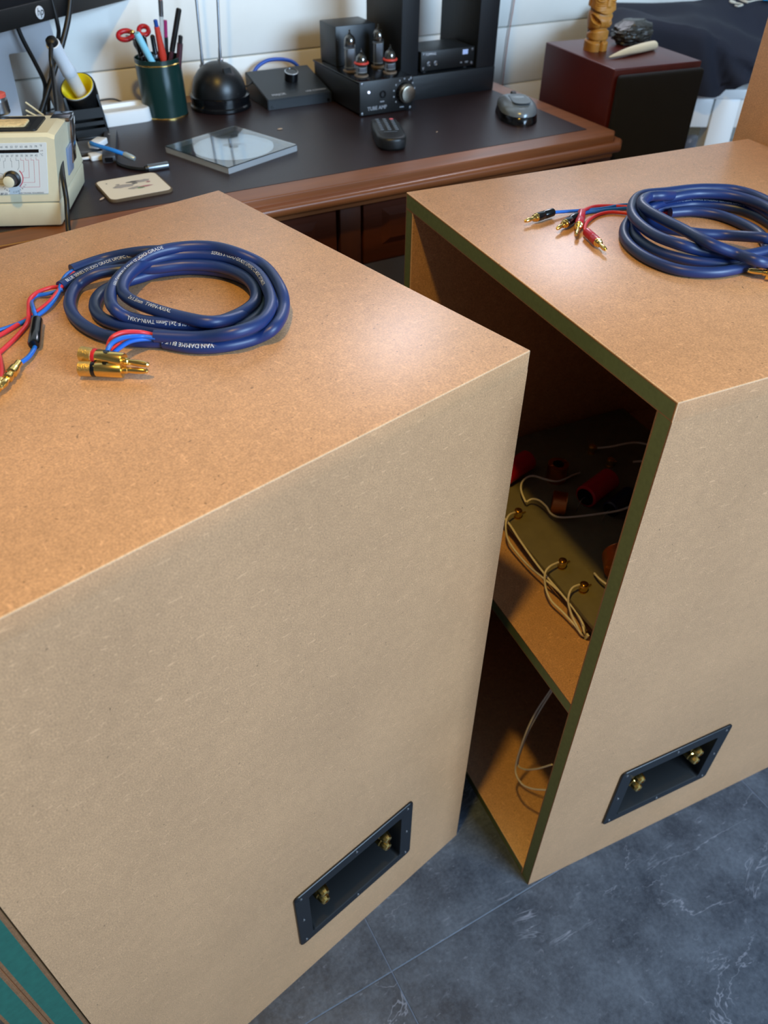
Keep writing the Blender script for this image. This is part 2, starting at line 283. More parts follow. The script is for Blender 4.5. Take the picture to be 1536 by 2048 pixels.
T['W8']=[(0.5612,0.4609,0.4620),(0.5572,0.4494,0.4660),(0.5567,0.4384,0.4680),(0.5575,0.4258,0.4700)]
T['W9']=[(0.7519,0.6036,0.4680),(0.7615,0.5972,0.4700),(0.7728,0.5895,0.4700)]
T['W10']=[(0.5092,0.4043,0.4350),(0.5050,0.4281,0.3044),(0.4956,0.4356,0.2427),(0.4869,0.4401,0.1838),(0.4819,0.4400,0.1156),(0.4818,0.4265,0.1173),(0.4842,0.4058,0.1469),(0.4875,0.3839,0.1888)]
T['W11']=[(0.5090,0.4023,0.4350),(0.5011,0.4299,0.2977),(0.4897,0.4373,0.2370),(0.4796,0.4373,0.1810),(0.4734,0.4339,0.1140),(0.4677,0.4120,0.1124),(0.4691,0.3924,0.1267),(0.4745,0.3707,0.1526)]

# ------------------------------------------------------------------ the room
M_slate = bpy.data.materials.new('slate_floor'); M_slate.use_nodes = True
def slate():
    nt = M_slate.node_tree; b = nt.nodes['Principled BSDF']; L = nt.links.new
    N = nt.nodes.new
    tc = N('ShaderNodeTexCoord'); oi = N('ShaderNodeObjectInfo')
    ad = N('ShaderNodeVectorMath'); ad.operation = 'ADD'; L(tc.outputs['Object'], ad.inputs[0])
    cx = N('ShaderNodeCombineXYZ'); mm = N('ShaderNodeMath'); mm.operation = 'MULTIPLY'; mm.inputs[1].default_value = 9
    L(oi.outputs['Random'], mm.inputs[0]); L(mm.outputs[0], cx.inputs[2]); L(cx.outputs[0], ad.inputs[1])
    V = ad.outputs[0]
    def noi(sc, det, typ='FBM', st=(1, 1, 1), dist=0, rz=0):
        mp = N('ShaderNodeMapping'); mp.inputs['Scale'].default_value = st; mp.inputs['Rotation'].default_value = (0, 0, rz); L(V, mp.inputs[0])
        n = N('ShaderNodeTexNoise'); n.noise_type = typ; n.inputs['Scale'].default_value = sc; n.inputs['Detail'].default_value = det
        n.inputs['Distortion'].default_value = dist; n.inputs['Roughness'].default_value = .6; L(mp.outputs[0], n.inputs['Vector']); return n.outputs['Fac']
    r = N('ShaderNodeValToRGB')
    fine = N('ShaderNodeMapRange'); fine.inputs[1].default_value = .3; fine.inputs[2].default_value = .7; fine.inputs[3].default_value = -.11; fine.inputs[4].default_value = .11; L(noi(200, 6), fine.inputs[0])
    sm = N('ShaderNodeMath'); sm.operation = 'ADD'; L(noi(14, 8), sm.inputs[0]); L(fine.outputs[0], sm.inputs[1]); L(sm.outputs[0], r.inputs[0])
    r.color_ramp.elements[0].position = .3; r.color_ramp.elements[0].color = lin('#2b3645')
    r.color_ramp.elements[1].position = .75; r.color_ramp.elements[1].color = lin('#566272')
    def band(src, c, w):
        a = N('ShaderNodeMath'); a.operation = 'SUBTRACT'; a.inputs[1].default_value = c; L(src, a.inputs[0])
        q = N('ShaderNodeMath'); q.operation = 'ABSOLUTE'; L(a.outputs[0], q.inputs[0])
        k = N('ShaderNodeMapRange'); k.inputs[1].default_value = 0; k.inputs[2].default_value = w; k.inputs[3].default_value = 1; k.inputs[4].default_value = 0
        L(q.outputs[0], k.inputs[0]); return k.outputs[0]
    v1 = band(noi(5, 5, st=(1, 2.2, 1), dist=.6), .5, .007)
    gate = N('ShaderNodeMapRange'); gate.inputs[1].default_value = .51; gate.inputs[2].default_value = .63; L(noi(9, 3), gate.inputs[0])
    v2 = N('ShaderNodeMath'); v2.operation = 'MULTIPLY'; L(v1, v2.inputs[0]); L(gate.outputs[0], v2.inputs[1])
    sp = N('ShaderNodeMapRange'); sp.inputs[1].default_value = .66; sp.inputs[2].default_value = .8; sp.inputs[4].default_value = .6; L(noi(38, 4, st=(1, 1.8, 1), dist=1), sp.inputs[0])
    v3 = band(noi(4.2, 6, st=(.45, 3.0, 1), dist=.35, rz=.45), .5, .008)
    g3 = N('ShaderNodeMapRange'); g3.inputs[1].default_value = .50; g3.inputs[2].default_value = .60; L(noi(7, 3), g3.inputs[0])
    v4 = N('ShaderNodeMath'); v4.operation = 'MULTIPLY'; L(v3, v4.inputs[0]); L(g3.outputs[0], v4.inputs[1])
    sp2 = N('ShaderNodeMapRange'); sp2.inputs[1].default_value = .64; sp2.inputs[2].default_value = .74; sp2.inputs[4].default_value = .55; L(noi(95, 4, st=(.7, 1.8, 1), rz=.5), sp2.inputs[0])
    m4 = N('ShaderNodeMath'); m4.operation = 'MAXIMUM'; L(v4.outputs[0], m4.inputs[0]); L(sp2.outputs[0], m4.inputs[1])
    m5 = N('ShaderNodeMath'); m5.operation = 'MAXIMUM'; L(m4.outputs[0], m5.inputs[0]); L(v2.outputs[0], m5.inputs[1])
    mxf = N('ShaderNodeMath'); mxf.operation = 'MAXIMUM'; L(m5.outputs[0], mxf.inputs[0]); L(sp.outputs[0], mxf.inputs[1])
    sc = N('ShaderNodeMath'); sc.operation = 'MULTIPLY'; sc.inputs[1].default_value = .6; L(mxf.outputs[0], sc.inputs[0])
    mx = N('ShaderNodeMix'); mx.data_type = 'RGBA'; L(sc.outputs[0], mx.inputs['Factor']); L(r.outputs[0], mx.inputs['A']); mx.inputs['B'].default_value = lin('#8f98ab')
    L(mx.outputs['Result'], b.inputs['Base Color']); b.inputs['Roughness'].default_value = .42
    bp = N('ShaderNodeBump'); bp.inputs['Strength'].default_value = .35; bp.inputs['Distance'].default_value = .002
    L(noi(18, 6), bp.inputs['Height']); L(bp.outputs[0], b.inputs['Normal'])
slate()
M_grout = mat('floor_joint', '#5d6a80', .7)
fb = B(); fb.box(-2.4, 3.2, -2.4, 1.62, -.06, -.0006)
floor = struct(obj('floor', fb, M_grout))
TS = .636
for i in range(-3, 5):
    for j in range(-3, 3):
        x0 = .200+i*TS; y0 = .3155+j*TS
        if x0 > 2.9 or y0 > 1.6: continue
        t = B(); t.box(0, TS-.0012, 0, min(TS-.0012, 1.62-y0), -.008, 0, bev=.0006, seg=1)
        o = obj('floor_tile', t, M_slate, floor, smooth=False); o.location = (x0+.0005, y0+.0005, 0)
M_wall = mat('painted_boarding', '#f1efe8', .5, var=.03, vscale=9)
wb = B(); wb.box(-2.4, 3.2, 1.545, 1.62, 0, 2.4)
wall = struct(obj('wall_back', wb, mat('board_gap', '#cfcabd', .8)))
PH = .1095
k0 = .831-7*PH
for k in range(-1, 22):
    z0 = k0+k*PH; z1 = min(z0+PH, 2.4)
    z0 = max(z0, .0)
    if z1-z0 < .02: continue
    p = B(); p.box(-2.4, 3.2, 1.53, 1.545, z0+.0008, z1-.0008, bev=.0028, seg=2)
    obj('wall_plank', p, M_wall, wall)
cb = B(); cb.box(-2.4, 3.2, -2.4, 1.62, 2.4, 2.46); struct(obj('ceiling', cb, mat('ceiling_paint', '#a8a298', .8)))
lb = B(); lb.box(-2.46, -2.4, -2.4, 1.62, 0, 2.4); struct(obj('wall_left', lb, mat('side_wall_paint', '#857d72', .8)))
rb = B(); rb.box(3.2, 3.26, -2.4, 1.62, 0, 2.4); struct(obj('wall_right', rb, MC['side_wall_paint']))

# ------------------------------------------------------------------ the two loudspeaker cabinets of raw MDF
CW, CD, CH, TH = .513, .4676, .840, .018
def board(x0, x1, y0, y1, z0, z1, green='', green_mat=1, bev=.0009, skin=.0016, flush=''):
    b = B(); b.box(x0, x1, y0, y1, z0, z1, m=0)
    nd = {'-x': (-1, 0, 0), '+x': (1, 0, 0), '-y': (0, -1, 0), '+y': (0, 1, 0), '-z': (0, 0, -1), '+z': (0, 0, 1)}
    b.bm.normal_update(); bmesh.ops.recalc_face_normals(b.bm, faces=b.bm.faces[:])
    es = [e for e in b.bm.edges if not any(f.normal.dot(Vector(nd[k])) > .9 for f in e.link_faces for k in flush.split())]
    r = bmesh.ops.bevel(b.bm, geom=es, offset=bev, segments=2, profile=.5, affect='EDGES')
    for f in r['faces']: f.material_index = 3
    b.bm.faces.ensure_lookup_table(); b.bm.normal_update()
    D = {'-x': (-1, 0, 0), '+x': (1, 0, 0), '-y': (0, -1, 0), '+y': (0, 1, 0), '-z': (0, 0, -1)}
    for g in green.split():
        d = Vector(D[g]); c = [f for f in b.bm.faces if f.normal.dot(d) > .99]
        c = [max(c, key=lambda f: f.calc_area())]
        b.bm.faces.ensure_lookup_table()
        r = bmesh.ops.inset_individual(b.bm, faces=c, thickness=skin)
        for f in r['faces']: f.material_index = 2
        c[0].material_index = green_mat
    return b
CM = [M_mdf, M_green, M_skin, M_edge]
def cabinet(loc, rz, label, plate_x, shelf=True):
    t = thing('speaker_cabinet', label, 'speaker cabinet', loc, rz, 'raw board speaker cabinets')
    obj('top_panel', board(0, CW, 0, CD, CH-TH, CH, '-x', flush='-z'), CM, t)
    obj('bottom_panel', board(0, CW-TH, TH, CD-TH, 0, TH, '-x'), CM, t)
    obj('side_panel', board(CW-TH, CW, TH, CD-TH, 0, CH-TH, flush='+z -y +y'), CM, t)
    obj('front_baffle', board(0, CW, CD-TH, CD, 0, CH-TH, '-x', flush='+z'), CM, t)
    obj('shelf', shelf_mesh(), CM, t)
    # terminal panel with the opening for the recessed plate
    px0, pz0 = plate_x, .0985; PW, PHt = .186, .138
    hx0, hx1, hz0, hz1 = px0+.019, px0+PW-.019, pz0+.015, pz0+PHt-.019
    b = B(); y0, y1 = 0, TH
    X = [0, hx0, hx1, CW]; Zs = [0, hz0, hz1, CH-TH]
    vid = {}
    def v(i, k, y):
        if (i, k, y) not in vid: vid[(i, k, y)] = b.bm.verts.new((X[i], y, Zs[k]))
        return vid[(i, k, y)]
    fs = []
    for y in (y0, y1):
        for i in range(3):
            for k in range(3):
                if i == 1 and k == 1: continue
                q = [v(i, k, y), v(i+1, k, y), v(i+1, k+1, y), v(i, k+1, y)]
                fs.append(b.bm.faces.new(q if y == y0 else q[::-1]))
    def side(a, c): fs.append(b.bm.faces.new([v(*a, y0), v(*a, y1), v(*c, y1), v(*c, y0)]))
    for i in range(3): side((i, 0), (i+1, 0)); side((i+1, 3), (i, 3))
    for k in range(3): side((3, k), (3, k+1))
    side((1, 1), (1, 2)); side((1, 2), (2, 2)); side((2, 2), (2, 1)); side((2, 1), (1, 1))
    o = [b.bm.verts.new((0, y, z)) for y, z in ((y0+.0016, 0), (y1-.0016, 0), (y1-.0016, CH-TH), (y0+.0016, CH-TH))]
    c = [v(0, 0, y0), v(0, 0, y1), v(0, 3, y1), v(0, 3, y0)]
    f = b.bm.faces.new([o[0], o[1], o[2], o[3]]); f.material_index = 1
    f = b.bm.faces.new([c[0], o[0], o[3], v(0, 3, y0), v(0, 2, y0), v(0, 1, y0)]); f.material_index = 2
    f = b.bm.faces.new([o[1], c[1], v(0, 1, y1), v(0, 2, y1), v(0, 3, y1), o[2]]); f.material_index = 2
    obj('terminal_panel', b, CM, t, ang=30)
    # recessed terminal plate
    plate = B()
    ox, oz = px0+PW/2, pz0+PHt/2
    out = rrect(PW, PHt, .006, 4, ox, oz); inn = rrect(hx1-hx0-.001, hz1-hz0-.001, .004, 4, (hx0+hx1)/2, (hz0+hz1)/2)
    dee = rrect(hx1-hx0-.012, hz1-hz0-.012, .010, 4, (hx0+hx1)/2, (hz0+hz1)/2-.001)
    rings = [(out, -.0003), (out, -.0022), (rrect(PW-.0015, PHt-.0015, .006, 4, ox, oz), -.0030), (inn, -.0030), (rrect(hx1-hx0-.003, hz1-hz0-.003, .005, 4, (hx0+hx1)/2, (hz0+hz1)/2), -.0015), (dee, .040)]
    n = len(out); vs = [(x, y, z) for pts, y in rings for x, z in pts]
    fs = [(k*n+i, k*n+(i+1) % n, (k+1)*n+(i+1) % n, (k+1)*n+i) for k in range(len(rings)-1) for i in range(n)] + [tuple(range((len(rings)-1)*n, len(rings)*n))]
    _, pf = plate.add(vs, fs)
    for f in pf[3*n:]: f.material_index = 1  # recess faces take a blacker plastic, its shade put into the colour
    pl = obj('terminal_plate', plate, [M_navyp, mat('recess_shaded_black', '#08090b', .6, spec=.25)], t, ang=40)
    for u, z in ((.009, .009), (.009, .5*PHt), (.009, PHt-.009), (PW/2, .0075), (PW/2, PHt-.0085), (PW-.009, .009), (PW-.009, .5*PHt), (PW-.009, PHt-.009)):
        s = B(); s.rod((px0+u, -.0028, pz0+z), (px0+u, -.01, pz0+z), [(.0024, 0), (.0022, .0006), (.0012, .0012), (.0003, .0013)], 12)
        obj('screw', s, M_steel, pl)
    pi = 0
    for u, red in ((.0425, plate_x > .15), (PW-.0425, True)):
        for dz in (.0100, -.0100):
            s = B(); z = pz0+.0820+dz; x = px0+u
            s.rod((x, .040, z), (x, -.02, z), [(.0085, 0), (.0085, .010), (.0062, .0105), (.0062, .013)], 18, 0)
            s.rod((x, .022, z), (x, -.02, z), [(.0080, 0), (.0080, .0045)], 18, 1 if (dz > 0 and red) else 2)
            s.rod((x, .0270, z), (x, -.02, z), [(.0074, 0), (.0074, .0096), (.0072, .0097), (.0084, .0105), (.0084, .0205), (.0074, .0218), (.0068, .0280), (.0054, .0312), (.0024, .0318), (.0022, .028)], 10, 0)
            obj('binding_post', s, [M_gold, M_red, M_blackg], pl, ang=30)
    return t
def shelf_mesh():                                  # shelf with a drilled cable hole at (.072, .09)
    b = B(); x0, x1, y0, y1, z0, z1 = 0, CW-TH, TH, CD-TH, .412, .430; hx, hy, hr, n = .074, .091, .008, 16
    ring = [(hx+hr*math.cos(2*PI*i/n), hy+hr*math.sin(2*PI*i/n)) for i in range(n)]
    for z, flip in ((z1, 0), (z0, 1)):
        q = [(hx-.02, hy-.02), (hx+.02, hy-.02), (hx+.02, hy+.02), (hx-.02, hy+.02)]
        ov = [(x0, y0), (x1, y0), (x1, y1), (x0, y1)]
        vs = [(x, y, z) for x, y in ov+q+ring]; fs = [(i, (i+1) % 4, 4+(i+1) % 4, 4+i) for i in range(4)]
        for c, k in ((0, 10), (1, 14), (2, 2), (3, 6)):      # each square corner fans to a quarter of the ring
            idx = [8+(k+j) % n for j in range(5)]; fs.append(tuple([4+c]+idx[::-1]))
            nx = [8+(k+4) % n]; fs.append((4+c, 4+(c+1) % 4, nx[0]))
        b.add(vs, fs, 0)
    b.add([(x, y, z) for z in (z0, z1) for x, y in ring], [(i, (i+1) % n, n+(i+1) % n, n+i) for i in range(n)], 2)
    s = [(x0, y0), (x1, y0), (x1, y1), (x0, y1)]
    b.add([(x, y, z) for z in (z0, z1) for x, y in s], [(0, 1, 5, 4), (1, 2, 6, 5), (2, 3, 7, 6)], 0)
    k = .0016
    b.add([(x0, y0, z0), (x0, y1, z0), (x0, y1, z0+k), (x0, y0, z0+k), (x0, y1, z1-k), (x0, y0, z1-k), (x0, y1, z1), (x0, y0, z1)], [(3, 2, 4, 5)], 1)
    b.add([(x0, y0, z0), (x0, y1, z0), (x0, y1, z0+k), (x0, y0, z0+k), (x0, y1, z1-k), (x0, y0, z1-k), (x0, y1, z1), (x0, y0, z1)], [(0, 1, 2, 3), (5, 4, 6, 7)], 2)
    return b
QX, QY, QR = .4304, .3201, -4.438
LX, LY, LR = .3791-CW*math.cos(math.radians(12.432)), .4334-CW*math.sin(math.radians(12.432)), 12.432
cabR = cabinet((QX, QY, 0), QR, 'open-sided speaker cabinet of bare brown board, crossover parts visible on its shelf', .1062)
cabL = cabinet((LX, LY, 0), LR, 'large bare brown board speaker cabinet at left, no opening in view', CW-.2895)
# loose access panels of the open cabinets, standing against the left one
for k, (dx, lab) in enumerate(((-.0235, 'loose green-cored board standing against the left speaker cabinet, nearer its side'), (-.0460, 'loose green-cored board in the bottom left corner, outer one of two'))):
    t = thing('loose_board', lab, 'board', (LX+dx*math.cos(math.radians(LR)), LY+dx*math.sin(math.radians(LR)), 0), LR, 'loose side boards')
    obj('panel', board(0, .0215, .0006, .43, 0, .80, '-y', 1, .0006, .0030), [M_mdf, M_green_coollit, MC['mdf_skin'], MC['mdf_skin']], t)

# tall board cabinet in the right background
t = thing('tall_cabinet', 'taller brown board cabinet at the right edge, touching the open cabinet', 'cabinet', (.9505, .2536, 0), QR)
obj('side_panel', board(0, .018, 0, .53, 0, .982), CM, t); obj('side_panel', board(.432, .45, 0, .53, 0, .982), CM, t)
obj('front_panel', board(.018, .432, 0, .018, 0, .982), CM, t); obj('back_panel', board(.018, .432, .512, .53, 0, .982), CM, t); obj('top_panel', board(.018, .432, .018, .512, .964, .982), CM, t)

# ------------------------------------------------------------------ speaker cables lying on the cabinets
def lettering(path, r, phrase, size, s0, s1, phi=35, m=0, b=None):   # print wrapped round the jacket, reading along the path
    b = b or B(); P = crom(path, 8); fr = frames(P); acc = [0]
    for i in range(1, len(P)): acc.append(acc[-1]+(P[i]-P[i-1]).length)
    tot = acc[-1]; V, Fc, W = glyphs(phrase, size, 0, 'LEFT')
    start = acc[min(int(s0*8), len(acc)-2)]
    def f(x, y):
        s = min(max(start+x, 0), tot-1e-5); i = 0
        while acc[i+1] < s: i += 1
        u = (s-acc[i])/max(1e-9, acc[i+1]-acc[i]); p = P[i].lerp(P[i+1], u)
        tt = (P[min(i+2, len(P)-1)]-P[max(i-1, 0)]).normalized(); up = (Vector((0, 0, 1))-tt*tt.z).normalized(); sd = tt.cross(up)
        a = math.radians(phi) - y/r
        return p + (r+.00025)*(math.cos(a)*up + math.sin(a)*sd)
    pts = [f(x, y) for x, y in V]; b.add(pts, Fc, m); return b
def plug_gold(root, p0, p1, ring):                # screw-type banana plug, knurled cap first
    p0, p1 = Vector(p0), Vector(p1); L = (p1-p0).length
    b = B(); b.rod(p0, p1, [(.0050, .0), (.0060, .0008), (.0060, .19*L), (.0055, .195*L)], 28, 1)
    b.rod(p0, p1, [(.0059, .197*L), (.0060, .205*L), (.0060, .245*L), (.0059, .25*L)], 28, 2)
    b.rod(p0, p1, [(.0058, .252*L), (.0060, .26*L), (.0060, .62*L), (.0056, .635*L), (.0042, .64*L)], 28, 0)
    d = (p1-p0).normalized(); up = Vector((0, 0, 1)); c = p0+d*(.40*L)
    b.cyl(c+up*.0052, c+up*.00615, .0024, .0024, 16, 3)
    b.rod(p0, p1, [(.0028, .63*L), (.0028, .70*L), (.0021, .71*L), (.0024, .78*L), (.0026, .84*L), (.0023, .93*L), (.0018, .96*L), (.0020, .98*L), (.0008, 1.0*L)], 16, 0)
    return obj('banana_plug', b, [M_gold, M_goldk, ring, M_blackg], root, world=True, ang=30)
def plug_sleeve(root, p0, p1, sleeve):            # moulded plug with a plastic sleeve
    p0, p1 = Vector(p0), Vector(p1); L = (p1-p0).length
    b = B(); b.rod(p0, p1, [(.0030, 0), (.0043, .02*L), (.0045, .30*L), (.0041, .32*L), (.0041, .35*L), (.0046, .37*L), (.0046, .56*L), (.0040, .58*L)], 20, 1)
    b.rod(p0, p1, [(.0044, .575*L), (.0044, .61*L), (.0036, .62*L), (.0036, .68*L), (.0021, .70*L), (.0018, .76*L), (.0023, .84*L), (.0022, .92*L), (.0016, .95*L), (.0018, .97*L), (.0007, L)], 16, 0)
    return obj('banana_plug', b, [M_gold, sleeve], root, world=True, ang=30)
def plug_plain(root, p0, p1):
    p0, p1 = Vector(p0), Vector(p1); L = (p1-p0).length
    b = B(); b.rod(p0, p1, [(.0024, 0), (.0030, .02*L), (.0030, .22*L), (.0041, .24*L), (.0043, .30*L), (.0043, .42*L), (.0030, .44*L), (.0030, .52*L), (.0038, .54*L), (.0038, .62*L), (.0022, .64*L), (.0026, .72*L), (.0031, .80*L), (.0026, .90*L), (.0018, .95*L), (.0020, .97*L), (.0006, L)], 16)
    return obj('banana_plug', b, [M_gold], root, world=True, ang=30)
JR = .0052
PHRASE = 'BLUE SERIES STUDIO GRADE UPOFC CLASSIC SPEAKER CABLE 2x1.5mm TWIN-AXIAL'
def jacket(root, path): return obj('jacket', B().tube(path, JR, 14, 0, 7), M_jack, root, world=True, ang=60)
def lead(root, name, path, m, r=.00185): return obj(name, B().tube(path, r, 8, 0, 6), m, root, world=True, ang=60)
cl = thing('speaker_cable', 'coiled navy speaker cable on the left cabinet, two fat gold plugs beside it', 'cable', (.16, .62, .84), 0, 'coiled navy speaker cables')
j1 = jacket(cl, T['JL1']); j2 = jacket(cl, T['JL2'])
def pr(j, path, phrase, s0, phi, size=.0042): obj('lettering', lettering(path, JR, phrase, size, s0, 1, phi), M_print, j, world=True, smooth=False)
# the number is the traced point where the words begin
pr(j1, T['JL1'][::-1], '2x1.5mm  TWIN-AXIAL', 13.0, 40, .0046)
pr(j1, T['JL1'], 'SERIES STUDIO GRADE UPOFC CLASSIC SPEAKER', 33.4, 50, .0042)
pr(j2, T['JL2'], PHRASE[:48], .3, 48, .0042)
pr(j2, T['JL2'], 'VAN DAMME BLUE SERIES STUDIO GRADE', 31.6, 52, .0042)
pr(j2, T['JL2'], 'SPEAKER CABLE 2x1.5mm TWIN-AXIAL', 26.6, -38, .0044)
pr(j2, T['JL2'], 'VAN DAMME BLUE SERIES', 43.25, -30, .0046)
for n, m in (('LLb1', M_bluew), ('LLb2', M_bluew), ('LLb3', M_bluew), ('LRb1', M_bluew), ('LRb2', M_bluew)): lead(cl, 'blue_lead', T[n], m)
for n in ('LLr1', 'LLr2', 'LLr3', 'LRr1', 'LRr2'): lead(cl, 'red_lead', T[n], M_redw)
plug_gold(cl, *T['plugA'], M_red); plug_gold(cl, *T['plugB'], M_blackg); plug_plain(cl, *T['plugC']); plug_plain(cl, *T['plugD'])
p0, p1 = map(Vector, T['inline']); L = (p1-p0).length
obj('inline_sleeve', B().rod(p0, p1, [(.0030, 0), (.0046, .06*L), (.0048, .1*L), (.0046, .3*L), (.0049, .6*L), (.0049, .95*L), (.0040, L)], 18), M_blackg, cl, world=True, label='glossy black sleeve joining the blue lead')
cr = thing('speaker_cable', 'coiled navy speaker cable on the open cabinet with black and red plugs', 'cable', (.62, .56, .84), 0, 'coiled navy speaker cables')
k1 = jacket(cr, T['JR1']); k2 = jacket(cr, T['JR2']); k3 = jacket(cr, T['JR3'])
pr(k2, T['JR2'], 'VAN DAMME BLUE SERIES STUDIO GRADE UPOFC', .6, 25, .0042)
for n in ('RLb1', 'RLb2'): lead(cr, 'blue_lead', T[n], M_bluew)
for n in ('RLr1', 'RLr2'): lead(cr, 'red_lead', T[n], M_redw)
M_rsl = mat('red_sleeve', '#b3142c', .3)
plug_sleeve(cr, *T['pR1'], M_blackg); plug_sleeve(cr, *T['pR2'], M_blackg); plug_sleeve(cr, *T['pR3'], M_rsl); plug_sleeve(cr, *T['pR4'], M_rsl)
plug_gold(cr, T['pR5'][1], T['pR5'][0], M_red)

# ------------------------------------------------------------------ crossover board inside the open cabinet
cx = thing('crossover_board', 'loudspeaker crossover board with coils and gold posts on the cabinet shelf', 'circuit board', (QX, QY, .430), QR)
M_board = mat('grey_hardboard', '#6b6450', .75, var=.1, vscale=60)
b = B(); b.box(.072, .385, .035, .44, .0185, .0250, bev=.0008); obj('baseboard', b, M_board, cx)
for x, y in ((.085, .055), (.33, .055), (.085, .38), (.33, .38)):
    b = B(); b.box(x-.012, x+.03, y-.018, y+.03, 0, .0185, bev=.0008); obj('spacer_block', b, mat('pale_wood_block', '#cfc3ae', .7), cx)
def gpost(x, y, z0=.025):
    b = B(); b.lathe([(.0052, 0), (.0052, .002), (.0032, .0022), (.0032, .004), (.0052, .0042), (.0055, .0050), (.0055, .0125), (.0050, .0135), (.0034, .0137), (.0032, .0152), (.0012, .0156)], 20, 0, Matrix.Translation((x, y, z0)))
    b.tube([(x+.004, y+.001, z0+.003), (x+.010, y+.003, z0+.003), (x+.015, y+.004, z0+.0015)], .0011, 6, 0, 3)
    obj('terminal_post', b, [M_gold], cx, ang=30)
for x, y in ((.091, .284), (.092, .1805), (.093, .136), (.094, .345), (.267, .362), (.273, .325)): gpost(x, y)
for a, c, r, m1, m2 in (((.108, .352, .041), (.160, .370, .041), .0150, M_rsl, M_blackg), ((.185, .266, .043), (.240, .285, .043), .0160, M_rsl, M_blackg), ((.205, .236, .0375), (.250, .252, .0375), .0115, mat('blue_capacitor_film', '#141a3c', .3), M_blackg)):
    a, c = Vector(a), Vector(c); L = (c-a).length
    b = B(); b.rod(a, c, [(r*.86, 0), (r, .0015), (r, L-.0015), (r*.86, L)], 26, 0); b.rod(a, c, [(r*.8, -.0004), (r*.8, L+.0004)], 22, 1)
    d = (c-a).normalized(); b.tube([a, a-d*.008, a-d*.014+Vector((0, 0, -.008)), a-d*.015+Vector((0, 0, .025-a.z))], .0006, 6, 2, 4)
    obj('capacitor', b, [m1, m2, M_steel], cx, ang=40)
def coil(c, axis, r0, r1, h):
    b = B(); a = Vector(axis).normalized(); p = Vector(c)-a*h/2
    prof = [(r0, 0)] + [(r1-.0004*(i % 2), h*i/16) for i in range(17)] + [(r0, h)]
    b.rod(p, p+a*h, prof, 28, 0, cap=False); b.rod(p, p+a*h, [(r0, 0), (r0, h)], 20, 1, cap=False)
    obj('inductor_coil', b, [M_copper, mat('coil_former', '#1b1512', .6)], cx, ang=50)
coil((.185, .333, .0385), (0, 0, 1), .008, .0145, .027)
coil((.147, .272, .041), (.8, -.62, 0), .009, .016, .019)
coil((.150, .142, .047), (.5, .87, 0), .012, .022, .024)
for n in ('W1', 'W2', 'W3', 'W4', 'W5', 'W6', 'W7', 'W8', 'W9', 'W10', 'W11'):
    obj('hookup_wire', B().tube(T[n], .0014, 8, 0, 7), M_wwire, cx, world=True, ang=60)

# ------------------------------------------------------------------ the old desk against the wall
M_wood = mat('oiled_hardwood', '#7c4a28', .36, var=.24, vscale=26, stretch=(.12, 2.2, 2.2), coat=.12)
M_woodd = mat('dark_hardwood', '#4c2413', .7, spec=.2, var=.22, vscale=26, stretch=(.12, 2, 2))
M_woodv = mat('dark_hardwood_upright', '#45200f', .55, var=.22, vscale=26, stretch=(2, 2, .12))
M_leather = mat('dark_leather', '#281a1b', .38, var=.12, vscale=35, bump=.15, bscale=500, spec=.35)
DZ = .78
desk = thing('desk', 'old brown wooden desk with dark leather inlay in front of the boarded wall', 'desk', (0, 0, 0))
def outline(x0, x1, y0, y1, c): return [(x0, y0), (x1-c, y0), (x1, y0+c), (x1, y1), (x0, y1)]
b = B(); b.prism(outline(-.62, .994, .999, 1.523, .014), .7660, DZ, 0, .0028, 3, top_only=True); obj('desk_top', b, M_wood, desk, ang=25)
b = B(); b.prism(outline(-.625, 1.006, .985, 1.526, .020), .7540, .7690, 0, .0060, 4); b.prism(outline(-.615, .996, .996, 1.52, .016), .7465, .7545, 0); obj('edge_moulding', b, M_wood, desk, ang=25)
b = B(); b.prism(rrect(.956+.57, .44, .002, 2, (.956-.57)/2, 1.038+.22), DZ-.001, DZ+.0006, 0, .0004, 1); obj('leather_inlay', b, M_leather, desk)
b = B(); b.box(-.57, .996, 1.030, 1.06, .640, .7470); b.box(-.57, .996, 1.46, 1.49, .60, .7470); b.box(.972, .996, 1.06, 1.46, .60, .7470); b.box(-.57, -.545, 1.06, 1.46, .60, .7470); obj('carcase', b, M_woodd, desk)
for x0, x1 in ((-.04, .487), (.531, .938)):
    b = B(); b.box(x0, x1, 1.016, 1.0305, .648, .7455, bev=.002)
    dr = obj('drawer', b, M_woodd, desk)
    b = B(); z0, z1 = .672, .728
    pts = [(x0+.03, z0), (x1-.03, z0), (x1-.03, z1), (x0+.03, z1)]
    inn = [(x0+.042, z0+.011), (x1-.042, z0+.011), (x1-.042, z1-.011), (x0+.042, z1-.011)]
    b.add([(x, 1.0164, z) for x, z in pts] + [(x, 1.0110, z) for x, z in inn], [(4, 5, 6, 7)] + [(i, (i+1) % 4, 4+(i+1) % 4, 4+i) for i in range(4)], 0)
    obj('raised_panel', b, M_woodd, dr, smooth=False)
    b = B(); b.rod(((x0+x1)/2, 1.011, .70), ((x0+x1)/2, .98, .70), [(.009, 0), (.006, .003), (.010, .010), (.012, .014), (.008, .018), (.001, .019)], 20); obj('knob', b, mat('old_brass', '#8d6b35', .35, 1), dr)
for x0, x1 in ((-.57, -.045), (.492, .526), (.944, .9965)):
    b = B(); b.box(x0, x1, 1.014, 1.0305, .640, .7465, bev=.0015); obj('rail_stile', b, M_woodv, desk)
